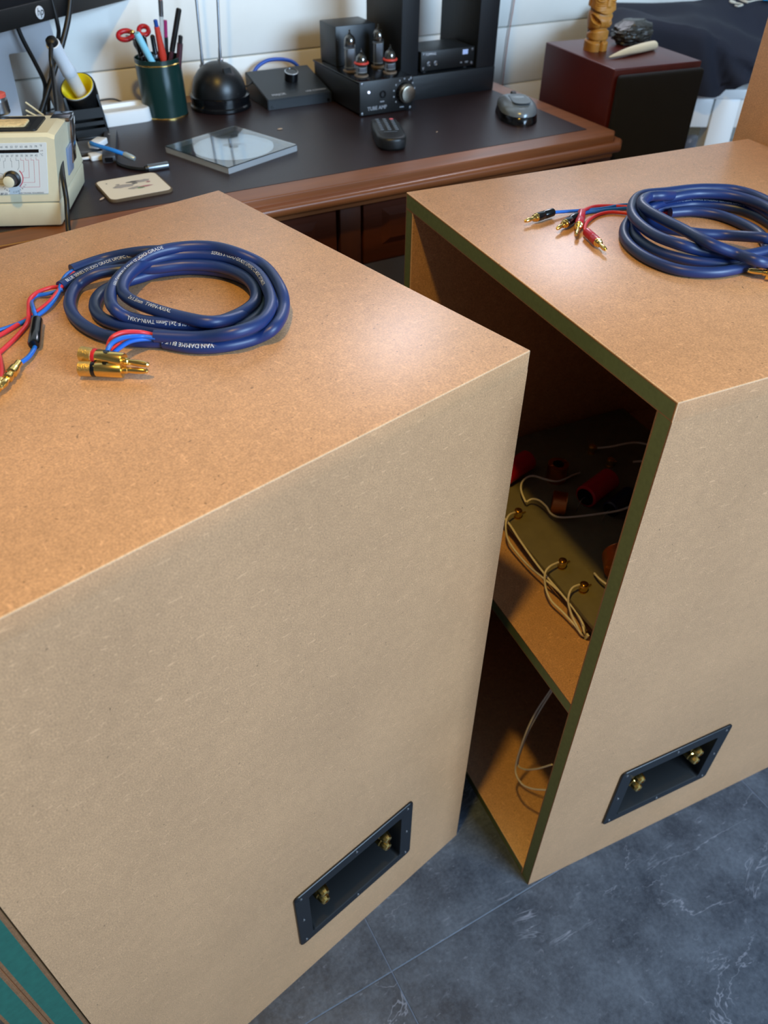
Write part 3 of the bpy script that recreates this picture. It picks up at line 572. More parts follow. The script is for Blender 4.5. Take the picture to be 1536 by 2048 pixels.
for x, y in ((-.545, 1.055), (.970, 1.055), (-.545, 1.465), (.970, 1.465)):
    b = B(); b.lathe([(.020, 0), (.024, .05), (.018, .08), (.026, .30), (.022, .50), (.027, .56), (.027, .60)], 20, 0, Matrix.Translation((x, y, 0))); b.box(x-.027, x+.0265, y-.027, y+.027, .60, .642); obj('leg', b, M_woodv, desk)

# ------------------------------------------------------------------ on the desk, left to right
M_cream = mat('aged_cream_plastic', '#d8cfb0', .42, var=.05, vscale=30); M_pale = mat('pale_front_plastic', '#d5d9d8', .4)
# soldering station
st = thing('soldering_station', 'cream bench soldering station with dial and printed temperature scale at the left edge', 'soldering station', (.1166, 1.0210, DZ), -23.5)
b = B(); b.box(-.19, 0, 0, .148, .0020, .0300, bev=.003, seg=2)
for v in b.bm.verts: v.co.x += .15*v.co.z if v.co.x > -.05 else 0
obj('base_shell', b, M_cream, st)
b = B()
prof = [(.0005, .0315), (.0075, .1020), (.0115, .1055), (.080, .1055), (.086, .1035), (.147, .0315)]
b.add([(x, y, z) for x, s in ((-.189, 0), (-.012, 0)) for y, z in prof] + [(0 if i in (0, 5) else -.0035, y, z-(.003 if 0 < i < 5 else 0)) for i, (y, z) in enumerate(prof)],
      [(i, (i+1) % 6, 6+(i+1) % 6, 6+i) for i in range(6)] + [(6+i, 6+(i+1) % 6, 12+(i+1) % 6, 12+i) for i in range(6)] + [tuple(range(6)), tuple(range(17, 11, -1))], 0)
for v in b.bm.verts: v.co.x += .0045+.2*(v.co.z-.0315) if v.co.x > -.05 else 0
obj('upper_shell', b, M_cream, st, ang=20)
n = Vector((0, -.0625, .007)).normalized(); up = Vector((0, .007, .0625)).normalized(); O = Vector((0, .0005, .0315))
def sp(a, h, d=0): return O + Vector((1, 0, 0))*(a+.2*h) + up*h + Vector((0, -up.z, up.y))*d
def slab(a0, a1, h0, h1, d0, d1, m=0, b=None, bev=0):
    b = b or B(); T = Matrix((( 1, 0, 0, O.x), (0, 0, 0, 0), (0, 0, 0, 0), (0, 0, 0, 1)))
    vs = [tuple(sp(a, h, d)) for a in (a0, a1) for h in (h0, h1) for d in (d0, d1)]
    v, f = b.add(vs, [(0, 1, 3, 2), (4, 6, 7, 5), (0, 4, 5, 1), (2, 3, 7, 6), (0, 2, 6, 4), (1, 5, 7, 3)], m)
    if bev: bmesh.ops.bevel(b.bm, geom=list({e for q in f for e in q.edges}), offset=bev, segments=2, affect='EDGES')
    return b
lp = obj('front_plate', slab(-.185, -.0080, .0092, .0652, 0, .0014, 0, None, .0004), M_pale, st)
RX, TY = -.0080, .0652       # plate's top right corner, mm offsets measured from it
def mm(x, y, d=.0016): return sp(RX-x/1000, TY-y/1000, d)
b = B()
for i, (s, s2) in enumerate(zip(('38', '41', '45', '52', '57', '63', '68', '73', '79'), ('18', '21', '24', '27', '30', '33', '36', '39', '42'))):
    x = 55.5-5.45*i
    b.text(s, .0030, lambda u, v, x=x: mm(x-u*1000, 5.1-v*1000)); b.text(s2, .0030, lambda u, v, x=x: mm(x-u*1000, 14.6-v*1000))
b.text('\u00b0F', .0034, lambda u, v: mm(6.3-u*1000, 4.6-v*1000)); b.text('\u00b0C', .0034, lambda u, v: mm(5.8-u*1000, 14.0-v*1000)); b.text('x10', .0022, lambda u, v: mm(5.6-u*1000, 9.4-v*1000))
obj('scale_lettering', b, M_printd, lp, smooth=False); b = B()
b.text('BP 53', .0034, lambda u, v: mm(51-u*1000, 56.6-v*1000-.4), bold=.02); b.text('ELECTRONIC SOLDERING', .0025, lambda u, v: mm(19.5-u*1000, 55.6-v*1000))
obj('name_lettering', b, M_printd, lp, smooth=False); b = B()
for i, ch in enumerate('TEMP CONTROL'):
    a = math.radians(-142+i*10.4)
    b.text(ch, .0026, lambda u, v, a=a: mm(39.4-(16.0*math.cos(a)-u*1000*math.sin(a)*1 - v*1000*math.cos(a)*1)*1, 38.2-(16.0*math.sin(a)+u*1000*math.cos(a) - v*1000*math.sin(a))))
obj('dial_lettering', b, M_printd, lp, smooth=False)
obj('display_bar', slab(-.185, RX-.0088, TY-.0106, TY-.0071, .0012, .0018), M_blackg, lp)
def line(b, pts, w=.3):
    for (x0, y0), (x1, y1) in zip(pts, pts[1:]):
        L = math.hypot(x1-x0, y1-y0); nx, ny = -(y1-y0)/L*w/2, (x1-x0)/L*w/2
        b.add([mm(x0+nx, y0+ny, .00155), mm(x1+nx, y1+ny, .00155), mm(x1-nx, y1-ny, .00155), mm(x0-nx, y0-ny, .00155)], [(0, 1, 2, 3)])
b = B(); b2 = B()
for pts in (((52.8, 15.8), (52.8, 19), (55.3, 19), (55.3, 31.5), (50, 33.4)), ((47, 15.8), (47, 19), (49, 19), (49, 27)), ((41, 15.8), (41, 19), (40, 19), (40, 26)), ((35, 15.8), (35, 18.5), (31.8, 18.5), (31.8, 26), (34, 29)), ((60, 38.6), (50.5, 38.6)), ((60, 44), (50, 44))): line(b, pts)
for pts in (((29.6, 15.8), (29.6, 18.5), (26.5, 18.5), (26.5, 30.5), (29, 32)), ((24, 15.8), (24, 18.5), (20.9, 18.5), (20.9, 37.6), (27.5, 37.6)), ((18, 15.8), (18, 18.5), (14.9, 18.5), (14.9, 43), (28, 43)), ((12.2, 15.8), (12.2, 18.5), (9.3, 18.5), (9.3, 48.2), (31, 48.2), (33, 46.4))): line(b2, pts)
def arc(b, r, a0, a1, w):
    P = [(39.4-r*math.cos(math.radians(a)), 38.2-r*math.sin(math.radians(a))) for a in [a0+(a1-a0)*k/12 for k in range(13)]]; line(b, P, w)
arc(b, 11, 160, 225, .8); arc(b2, 11.2, -52, 48, 1.2)
obj('scale_lines', b, M_printd, lp, smooth=False); obj('scale_lines', b2, M_printr, lp, smooth=False, label='red part of the printed scale')
b = B(); c0 = sp(RX-.0394, TY-.0382, .0014); dn = (sp(0, 0, 1)-sp(0, 0, 0)).normalized()
b.rod(c0, c0+dn, [(.0088, 0), (.0088, .003), (.0066, .0045), (.0064, .017), (.0058, .0175)], 28, 0); b.rod(c0+dn*.0174, c0+dn, [(.0061, 0), (.0061, .0014), (.0050, .0020)], 24, 1); obj('dial', b, [M_black, M_cream], st, ang=30)
b = B(); b.prism(rrect(.172, .052, .004, 3, -.092, .043), .1025, .1078, 0); b.prism(rrect(.160, .040, .003, 3, -.094, .043), .1078, .1082, 1); obj('sponge_tray', b, [M_blackm, M_black], st)
b = B(); b.prism(rrect(.140, .026, .003, 3, -.090, .037), .1075, .1105, 0, .0012, 2); obj('sponge', b, mat('stained_sponge', '#d9bf8c', .9, var=.35, vscale=140), st)
b = B(); b.box(-.004, .0030, .078, .098, .050, .1010, bev=.0008); b.box(-.020, .0022, .068, .096, .1010, .1062, bev=.0008)
for v in b.bm.verts: v.co.x += .0035+.2*(v.co.z-.0315)
obj('chrome_bracket', b, M_chrome, st)
b = B(); b.box(-.0040, .0009, .058, .086, .042, .074, bev=.0002)
for v in b.bm.verts: v.co.x += .0045+.2*(v.co.z-.0315)
rat = obj('side_label', b, mat('blue_grey_label', '#7d8ba6', .4), st)
# tin with red lid on the station
t = thing('small_tin', 'small ribbed metal tin with red lid on top of the soldering station', 'tin', (.0905, 1.121, DZ+.1083), 0)
b = B(); b.lathe([(.0130, 0)] + [(.0136+.0005*(i % 2), .001+.0018*i) for i in range(9)] + [(.0128, .018)], 24); obj('body', b, M_steel, t); b = B(); b.lathe([(.0128, .018), (.0136, .0182), (.0138, .0215), (.0125, .0222)], 24); obj('lid', b, mat('red_lid', '#d0584a', .4), t)
# side cutters lying behind the station
t = thing('tweezers', 'brown and cream gripping tool lying behind the soldering station', 'tool', (.1532, 1.222, DZ+.070), 0)
b = B(); b.tube([(.0, .0, .001), (.010, .0, .0005), (.024, .0, -.005), (.037, .0, -.0135)], lambda u: .0062-.0035*max(0, u-.4)**1.2*2, 8, 0, 6, flat=.6); obj('grip', b, mat('brown_grip', '#4d3c33', .5), t, ang=60)
for e in (((.002, .0, .002), (-.006, .010, .009), (-.016, .020, .0175)), ((-.002, .0, -.001), (-.009, .008, .003), (-.019, .014, .0095)), ((-.004, .0, -.004), (-.012, .006, .001), (-.020, .010, .0040))):
    b = B(); b.tube(e, .0013, 8, 0, 5); obj('prong', b, M_cream, t, ang=60)
# soldering iron holder and iron
hd = thing('iron_holder', 'black soldering iron holder with yellow funnel lining behind the station', 'holder', (.232, 1.36, DZ), 0)
ca = Vector((.2268, 1.352, .8535)); ax = (Vector((.2035, 1.32, .9126))-ca).normalized()
b = B(); b.rod(ca, ca-ax, [(.0228, .0), (.0262, .0004), (.0266, .004), (.0235, .022), (.0190, .040), (.017, .040), (.021, .021), (.0228, .002)], 36, 0, cap=False); fn = obj('funnel', b, M_black, hd, world=True)
b = B(); b.rod(ca, ca-ax, [(.0238, -.0010), (.0228, -.0014), (.0212, .000), (.0165, .013), (.0095, .026)], 36, 0, cap=False); b.rod(ca, ca-ax, [(.0243, -.0006), (.0246, .0012), (.0234, .0016), (.0232, -.0008)], 36, 1, cap=False); obj('funnel_lining', b, [mat('yellow_plastic', '#e6cf12', .4), M_white], hd, world=True)
b = B()
for sx in (-1, 1):
    pts = [(sx*.0225-.005, -.018, .063), (sx*.0225+.001, .022, .058), (sx*.0240, .040, .0), (sx*.0240, -.014, .0), (sx*.0225-.003, -.022, .040)]
    vs = [(x+k*sx*.003, y, z) for k in (0, 1) for x, y, z in pts]; b.add(vs, [(0, 1, 2, 3, 4), (9, 8, 7, 6, 5)] + [(i, (i+1) % 5, 5+(i+1) % 5, 5+i) for i in range(5)])
b.box(-.024, .024, -.020, .040, 0, .006, bev=.001); b.box(-.024, .024, -.0165, -.0135, .006, .016); b.box(-.024, .023, -.018, -.014, .021, .0265); b.box(-.025, .022, -.022, -.017, .032, .046); b.box(-.024, .024, .020, .024, .0, .050)
obj('stand_frame', b, M_black, hd)
ir = thing('soldering_iron', 'white soldering iron handle resting in the yellow-lined holder', 'soldering iron', tuple(ca), 0)
b = B(); e1 = ca+ax*.078
b.rod(ca-ax*.016, e1, [(.0085, 0), (.0092, .012), (.0096, .040), (.0096, .0405)], 26, 0); b.rod(ca-ax*.016, e1, [(.0098, .0405), (.0106, .042), (.0100, .052), (.0092, .066), (.0094, .080), (.0098, .094), (.0092, .0945)], 26, 1); obj('handle', b, [mat('frosted_white_plastic', '#d9d6d0', .45), mat('clear_white_handle', '#dfe6ee', .3)], ir, world=True)
b = B(); b.rod(e1-ax*.004, e1+ax*.01, [(.0082, 0), (.0084, .006), (.0074, .0105), (.0050, .0125), (.0005, .0130)], 24); obj('end_cap', b, M_black, ir, world=True)
b = B(); b.tube([tuple(e1+ax*.004), (.197, 1.308, .917), (.191, 1.296, .905), (.186, 1.28, .888), (.169, 1.2, .866), (.148, 1.1, .852), (.133, 1.028, .838), (.1275, 1.008, .816), (.1225, .998, .800), (.1175, .984, .785), (.116, .976, .758), (.115, .974, .70)], .0030, 10, 0, 7); obj('cord', b, M_black, ir, world=True, ang=60)
# white dish
t = thing('white_dish', 'small white rectangular dish with recess between iron holder and pen pot', 'dish', (.300, 1.428, DZ), 2)
b = B(); o1 = rrect(.086, .062, .014, 5); i1 = rrect(.070, .030, .007, 5, .001, .004); i2 = rrect(.066, .026, .006, 5, .001, .004); n = len(o1)
rg = [[(x*.985, y*.985, 0) for x, y in o1], [(x, y, .002) for x, y in o1], [(x*.97, y*.96, .0185) for x, y in o1], [(x*.93, y*.90, .0205) for x, y in o1], [(x, y, .0205) for x, y in i1], [(x, y, .0150) for x, y in i2]]
b.add([v for r in rg for v in r], [(k*n+i, k*n+(i+1) % n, (k+1)*n+(i+1) % n, (k+1)*n+i) for k in range(5) for i in range(n)] + [tuple(range(n-1, -1, -1)), tuple(range(5*n, 6*n))]); obj('dish_body', b, M_white, t)
# pen pot
PX, PY = .373, 1.428
t = thing('pen_pot', 'dark green round tin pot with gold rims holding pens', 'pen pot', (PX, PY, DZ), 0)
M_gpot = mat('dark_green_enamel', '#14302d', .28)
b = B(); b.lathe([(.0362, 0), (.0365, .0020), (.0365, .086), (.0355, .086), (.0350, .004)], 48, 0, cap=False); b.lathe([(.0355, .0035), (.0001, .0036)], 48, 0, cap=False); obj('pot_wall', b, M_gpot, t)
for z in (.0012, .0785): b = B(); b.lathe([(.0364, z-.0012), (.0370, z-.0005), (.0370, z+.0005), (.0364, z+.0012)], 48, 0, cap=False); obj('gold_rim', b, M_gold, t)
def pen(name, label, cat, base, tip, parts, mats):
    P0 = Vector((PX+base[0], PY+base[1], DZ+.006)); P1 = Vector(tip); d = (P1-P0).normalized(); L = (P1-P0).length
    t = thing(name, label, cat, tuple(P0), 0, 'pens in the green pot')
    for (nm, prof, m) in parts: b = B(); b.rod(P0, P1, [(r, u*L) for r, u in prof], 16); obj(nm, b, mats[m], t, world=True)
    return t
cyan = mat('cyan_plastic', '#8fd6ee', .4); orred = mat('orange_red_plastic', '#d2402f', .4); magp = mat('magenta_plastic', '#a02a68', .4); brn = mat('brown_clear_plastic', '#4b2b33', .25); bl = mat('blue_cap_plastic', '#1f4fa0', .35); clr = mat('clear_plastic', '#dfe6ea', .15, trans=.7)
pen('pen', 'pale cyan pen leaning left in the green pot', 'pen', (.018, -.012), (.340, 1.400, .906), [('barrel', [(.0035, 0), (.0035, .5), (.0052, .56), (.0054, .97), (.0045, 1)], 0)], [cyan])
pen('pen', 'orange-red pen with a blue end in the green pot', 'pen', (.012, -.006), (.3735, 1.405, .9205), [('barrel', [(.0042, 0), (.0044, .55), (.0062, .62), (.0040, .93)], 0), ('end_cap', [(.0032, .93), (.0032, .995), (.002, 1)], 1)], [orred, bl])
pen('pen', 'tall clear pen with a pink end in the green pot', 'pen', (.002, .006), (.392, 1.420, .955), [('barrel', [(.0034, 0), (.0034, .80)], 0), ('ferrule', [(.0036, .80), (.0036, .93)], 1), ('eraser', [(.0032, .93), (.0032, .99), (.002, 1)], 2)], [clr, M_steel, mat('pink_rubber', '#d88f88', .7)])
pen('pen', 'long black pen leaning right in the green pot', 'pen', (-.006, .0), (.4165, 1.415, .931), [('barrel', [(.0036, 0), (.0036, .60)], 1), ('cap', [(.0043, .60), (.0043, .99), (.003, 1)], 0)], [M_black, brn])
pen('pen', 'short brown translucent pen at the right rim of the pot', 'pen', (.014, -.010), (.4100, 1.405, .8965), [('barrel', [(.0036, 0), (.0040, .5), (.0046, .55), (.0046, .90)], 0), ('end_cap', [(.0034, .90), (.0036, .99), (.002, 1)], 1)], [brn, M_black])
pen('pen', 'dark pen with a magenta end behind the orange-red one', 'pen', (.008, .012), (.3945, 1.425, .915), [('barrel', [(.0036, 0), (.0036, .82)], 0), ('end_cap', [(.0030, .82), (.0030, 1)], 1)], [M_black, magp])
for k, (bx, by, tx, ty, tz, lb) in enumerate(((-.012, -.008, .3535, 1.415, .899, 'black pen just right of the cyan pen'), (-.004, -.014, .3650, 1.405, .901, 'black pen with pale stripe left of the orange-red pen'), (-.020, .0, .345, 1.425, .895, 'dark pen behind the red scissors'))):
    pen('pen', lb, 'pen', (bx, by), (tx, ty, tz), [('barrel', [(.0036, 0), (.0038, .98), (.002, 1)], 0), ('clip', [(.0012, .7), (.0044, .72), (.0044, .76), (.0012, .78)], 1)], [M_blackg, M_steel])
t = thing('scissors', 'red-handled scissors standing in the left of the pen pot', 'scissors', (.352, 1.437, .84), 0, None)
for k, (cxx, cz) in enumerate(((.3310, .8975), (.3610, .9015))):
    b = B(); ring = [(cxx+.0095*math.cos(a)*(1.2 if k == 0 else .8), 1.437+.006*math.sin(a), cz+.0048*math.sin(a)+.12*(.0095*math.cos(a))) for a in [2*PI*i/14 for i in range(14)]]
    b.tube(ring, .0037, 8, 0, 3, closed=True); obj('handle_loop', b, mat('scissor_red', '#b8141f', .35), t, world=True, ang=60)
b = B(); b.tube([(.331, 1.437, .895), (.345, 1.436, .890), (.352, 1.436, .870), (.362, 1.435, .79)], .0030, 8, 0, 5); b.tube([(.350, 1.439, .898), (.344, 1.439, .885), (.350, 1.439, .865), (.356, 1.438, .79)], .0030, 8, 0, 5); obj('blade', b, M_steel, t, world=True, ang=60)
b = B(); b.ball((.3415, 1.432, .9020), .0040, (1, 1, .8)); obj('pivot_screw', b, M_gold, t, world=True)
# indoor aerial: dome with two rods
t = thing('indoor_aerial', 'black dome-shaped indoor aerial with two thin rods beside the pen pot', 'aerial', (.4705, 1.428, DZ), 0)
b = B(); b.lathe([(.0490, 0), (.0515, .002), (.0515, .006), (.0495, .008), (.0495, .0145), (.0505, .015), (.0500, .021), (.0455, .022)], 48); obj('base', b, M_blackg, t, ang=30)
b = B(); b.lathe([(.0455, .0215)] + [(.0455*math.cos(a), .0235+.047*math.sin(a)) for a in [PI/2*k/14 for k in range(14)]] + [(.0004, .0705)], 48, cap=False); obj('dome', b, mat('dome_black', '#131416', .36), t, ang=60)
b = B(); b.prism([(-.008, 0), (.008, 0), (.0075, .042), (-.0075, .042)], -.0012, .0012, 0, .0006, 1, Matrix.Translation((.012, -.0425, .026)) @ Matrix.Rotation(math.radians(14), 4, 'Z') @ Matrix.Rotation(math.radians(66), 4, 'X')); obj('front_badge', b, M_black, t)
for (x, y, z), e in (((-.0175, .022, .0555), (-.003, .022, .42)), ((.0105, .010, .064), (.041, .010, .42))):
    b = B(); v = (Vector(e)-Vector((x, y, z))); L = v.length; b.rod((x, y, z), e, [(.0050, 0), (.0050, .006), (.0030, .008), (.0026, .022), (.0022, .024), (.0022, .18), (.0017, .182), (.0017, L)], 12); obj('rod', b, M_steel, t)
# sloping control box
t = thing('control_box', 'low sloping black metal control box with one knob, left of the valve amplifier', 'control box', (.594, 1.368, DZ), 0)
b = B(); b.add([(x, y, z) for x in (-.0605, .0605) for y, z in ((0, .0), (0, .0165), (.100, .040), (.100, 0))], [(0, 1, 2, 3), (7, 6, 5, 4), (0, 4, 5, 1), (1, 5, 6, 2), (2, 6, 7, 3), (3, 7, 4, 0)]); bmesh.ops.bevel(b.bm, geom=b.bm.edges[:], offset=.0012, segments=2, affect='EDGES'); obj('housing', b, M_blacks, t)
sl = Vector((0, .100, .0235)).normalized(); nn = Vector((0, -.0235, .100)).normalized()
b = B(); c0 = Vector((.008, .055, .0165+.0235*.55)); b.rod(c0, c0+nn, [(.0115, 0), (.0118, .001), (.0118, .0135), (.0108, .0148), (.0100, .0148), (.0097, .0143)], 28); kb = obj('knob', b, M_blackg, t)
b = B(); b.rod(c0, c0+nn, [(.0120, .0139), (.0120, .0145), (.0106, .0150), (.0106, .0144)], 28, cap=False); obj('chrome_ring', b, M_chrome, kb)
for s, x, sz in (('MAJOR', -.034, .0082), ('LINE CONTROL', .036, .0056)):
    b = B(); q = Vector((0, .011, .0165+.0235*.11)); b.text(s, sz, lambda u, v, x=x, q=q: Vector((x+u, 0, 0))+q+sl*v+nn*.0003); obj('lettering', b, M_print, t, smooth=False)
for x in (-.053, .053): b = B(); b.rod((x, 0, .005), (x, -1, .005), [(.0028, 0), (.0026, .0010), (.0015, .0010), (.0014, .0004)], 6); obj('screw', b, M_blackg, t, smooth=False)
t = thing('aerial_lead', 'thin black lead looping between dome aerial and control box', 'lead', (.525, 1.44, DZ), 0); b = B(); b.tube([(-.010, .0, .022), (.004, -.004, .028), (.012, .004, .030), (.012, .016, .022)], .0018, 8, 0, 6); obj('lead', b, M_black, t)
t = thing('blue_cable', 'bright blue cable arching up behind the sloping control box', 'cable', (.61, 1.50, DZ), 0); b = B(); b.tube([(-.055, -.006, .004), (-.045, .004, .030), (-.020, .008, .0435), (.010, .008, .0440), (.034, .006, .037), (.048, .0, .020), (.055, -.004, .004)], .0032, 10, 0, 6); obj('cable', b, mat('royal_blue_cable', '#1c4fb0', .35), t, ang=60)
# valve amplifier
am = thing('valve_amplifier', 'small black valve amplifier with four glass valves and a silver knob', 'amplifier', (.7055, 1.263, DZ), 0)
b = B(); b.box(-.0495, .0495, .003, .178, .004, .0500, bev=.0008); obj('chassis', b, M_black, am)
b = B(); b.box(-.0515, .0515, .0025, .180, .0500, .0530, bev=.0008); obj('top_plate', b, M_blackg, am)
b = B(); b.box(-.0505, .0505, 0, .003, .002, .0535, bev=.0007); fp = obj('faceplate', b, M_black, am)
for x in (-.0465, .0465):
    for z in (.0055, .0500): b = B(); b.rod((x, 0, z), (x, -1, z), [(.0024, 0), (.0022, .0012), (.0012, .0014), (.0011, .0006)], 12); obj('screw', b, M_steel, fp)
    for y in (.015, .165): b = B(); b.lathe([(.006, 0), (.006, .0042)], 16, 0, Matrix.Translation((x*.8, y, 0))); obj('foot', b, M_blackm, am)
b = B(); b.box(-.0385, .0385, .111, .174, .0530, .1135, bev=.0018, seg=2); obj('transformer_cover', b, M_blacks, am)
M_glass = mat('valve_glass', '#e8edf0', .04, trans=1, spec=.6); M_getter = mat('silvered_getter', '#8a8580', .15, .9); M_plate = mat('grey_anode', '#77777c', .45, .6, emit=0)
def valve(x, y, h, ring):
    z = .0530; b = B(); R = .0095
    b.lathe([(R, 0), (R, h-.010), (R*.93, h-.006), (R*.70, h-.0025), (.0030, h), (.0016, h+.003), (.0010, h+.0065), (.0001, h+.0072)], 24, 0, Matrix.Translation((x, y, z)), cap=False); v = obj('valve', b, M_glass, am, ang=60)
    b = B(); b.lathe([(R*.96, h-.014), (R*.95, h-.010), (R*.88, h-.006), (R*.66, h-.0029), (.0026, h-.0006)], 24, 0, Matrix.Translation((x, y, z)), cap=False); obj('getter', b, M_getter, v, ang=60)
    b = B(); b.box(x-.0055, x+.0055, y-.0042, y+.0042, z+.006, z+h-.020, bev=.001); b.lathe([(.0080, 0), (.0080, .001)], 20, 1, Matrix.Translation((x, y, z+h-.021))); b.lathe([(.0080, 0), (.0080, .001)], 20, 1, Matrix.Translation((x, y, z+.006)))
    for q in (-.0068, .0068): b.cyl((x+q, y, z), (x+q, y, z+h-.018), .0006, .0006, 6, 1)
    obj('electrodes', b, [M_plate, mat('mica_spacer', '#cfd2d4', .3)], v)
    b = B(); b.lathe([(.0115, -.0002), (.0118, .002), (.0106, .0026)], 24, 0, Matrix.Translation((x, y, z))); obj('socket_collar', b, mat('beige_ceramic', '#7a6a5a', .5), v)
    if ring:
        b = B(); P = [(x+.0108*math.cos(a), y+.0108*math.sin(a), z+h*.58) for a in [2*PI*i/24 for i in range(24)]]; b.tube(P, .0019, 8, 0, 0, closed=True); obj('damper_ring', b, mat('red_rubber', '#cf4337', .45), v, ang=60)
valve(-.030, .075, .055, False); valve(.028, .082, .057, False); valve(-.028, .037, .034, True); valve(.026, .036, .035, True)
b = B(); b.rod((.0340, 0, .030), (.0340, -1, .030), [(.0150, 0), (.0150, .010), (.0140, .0115), (.0135, .0115), (.0125, .0165), (.0100, .0172)], 36); kn = obj('volume_knob', b, mat('brushed_knob', '#9c968a', .28, 1), am, ang=30)
b = B(); b.rod((.0340, -.0001, .030), (.0340, -1, .030), [(.0153, 0), (.0153, .009), (.0151, .0095)], 36); obj('knob_skirt', b, M_blackg, kn, ang=30)
b = B()
for k in range(11):
    a = math.radians(-130+26*k); r = .0205; cxm, czm = .0340+r*math.sin(a), .030+r*math.cos(a)
    b.add([(cxm+dx, -.0003, czm+dz) for dx, dz in ((-.0012, -.0012), (.0012, -.0012), (.0012, .0012), (-.0012, .0012))], [(0, 1, 2, 3)])
b.add([(x, -.0003, z) for x, z in ((-.0125, .0195), (-.0045, .0195), (-.0045, .0212), (-.0125, .0212))], [(0, 1, 2, 3)]); b.add([(x, -.0003, z) for x, z in ((.026, .0068), (.034, .0068), (.034, .0085), (.026, .0085))], [(0, 1, 2, 3)])
obj('dial_marks', b, mat('grey_print', '#8f949c', .6), fp, smooth=False)
b = B(); b.text('TUBE AMP', .0080, lambda u, v: Vector((-.018+u, -.0003, .0090+v)), bold=.02); obj('lettering', b, MC['grey_print'], fp, smooth=False)
b = B(); b.rod((-.0075, 0, .0315), (-.0075, -1, .0315), [(.0058, 0), (.0058, .0020), (.0036, .0020), (.0034, -.004), (.0001, -.0041)], 20, cap=False); obj('headphone_jack', b, M_blackg, am)
b = B(); b.rod((-.034, 0, .037), (-.034, -1, .037), [(.0022, 0), (.0022, .0014), (.0004, .0026)], 14); obj('power_light', b, mat('lit_led', '#dce6ff', .3, emit=1.2), am)
# black timber rack with the small converter in it
rk = thing('equipment_rack', 'open rack of black-stained timber standing at the right of the desk', 'rack', (.854, 1.310, DZ), 0)
M_bt = mat('black_stained_timber', '#101317', .5, var=.3, vscale=30, stretch=(.3, 2, 2), bump=.3, bscale=60); M_btv = mat('black_stained_upright', '#101317', .5, var=.3, vscale=30, stretch=(2, 2, .3), bump=.3, bscale=60)
b = B(); b.box(-.0945, .1040, 0, .128, 0, .0395, bev=.0015); obj('base_beam', b, M_bt, rk)
for x0, x1 in ((-.0945, -.060), (.0625, .1035)): b = B(); b.box(x0, x1, .0005, .1275, .0395, .42, bev=.0015); obj('upright', b, M_btv, rk)
b = B(); b.box(-.0945, .1040, 0, .128, .42, .455, bev=.0015); obj('top_beam', b, M_bt, rk)
dc = thing('audio_converter', 'small black digital audio converter inside the black timber rack', 'audio converter', (.8588, 1.316, DZ+.0396), 0)
b = B(); b.box(-.0550, .0550, .003, .075, .0045, .034, bev=.0012); obj('case', b, M_blacks, dc)
b = B(); b.box(-.0555, .0555, 0, .003, .0040, .0345, bev=.0006); fp = obj('faceplate', b, M_black, dc)
for x in (-.0505, .0505):
    for z in (.0085, .0300): b = B(); b.rod((x, 0, z), (x, -1, z), [(.0028, 0), (.0025, .0010), (.0013, .0012), (.0012, .0004)], 12); obj('screw', b, M_steel, fp)
    for y in (.012, .062): b = B(); b.lathe([(.005, 0), (.005, .0046)], 14, 0, Matrix.Translation((x*.85, y, 0))); obj('foot', b, M_blackm, dc)
b = B(); b.text('TOPPING', .0052, lambda u, v: Vector((-.0365+u, -.0003, .0282+v)), bold=.015); obj('lettering', b, M_print, fp, smooth=False); b = B()
for x in (.028, .0395): b.text('IN' if x < .03 else 'DSD', .0034, lambda u, v, x=x: Vector((x+u, -.0003, .0100+v)))
obj('small_lettering', b, M_print, fp, smooth=False)
for x in (-.040, -.026):
    b = B(); b.rod((x, 0, .0150), (x, -1, .0150), [(.0042, 0), (.0040, .0018), (.0030, .0020), (.0028, .0010)], 16); obj('indicator', b, M_steel, fp)
b = B(); b.box(.030, .041, -.0006, .001, .0235, .0310); obj('display', b, mat('lit_display', '#9fb2dc', .4, emit=.25), fp)
# remote control, mouse, CD case, coaster
rm = thing('remote_control', 'black rounded remote control lying in front of the valve amplifier', 'remote control', (.637, 1.1335, DZ), -20)
b = B(); O1 = [(-.0215, .072), (-.0235, .02), (-.0245, -.045), (-.019, -.066), (-.008, -.0735), (.008, -.0735), (.019, -.066), (.0245, -.045), (.0235, .02), (.0215, .072)]
O1 = [(x*.92, y*.72) for x, y in O1]; b.prism(O1, 0, .0195, 0, .0050, 4); obj('body', b, M_black, rm, ang=40)
for i in range(3):
    for k in range(7):
        b = B(); b.prism(rrect(.0066, .0040, .0018, 3, -.0115+.0115*i, .0440-.0090*k), .0190, .0206, 0, .0006, 1)
        obj('button', b, mat('grey_rubber_key', '#59616a', .6) if (i, k) != (2, 0) else mat('red_rubber_key', '#d0626a', .6), rm)
b = B(); b.box(-.010, .011, -.0205, -.0192, .0193, .0199); obj('grey_strip', b, M_printd, rm)
ms = thing('computer_mouse', 'silver-grey cordless mouse with black sides near the desk end', 'mouse', (.895, 1.152, DZ), -24)
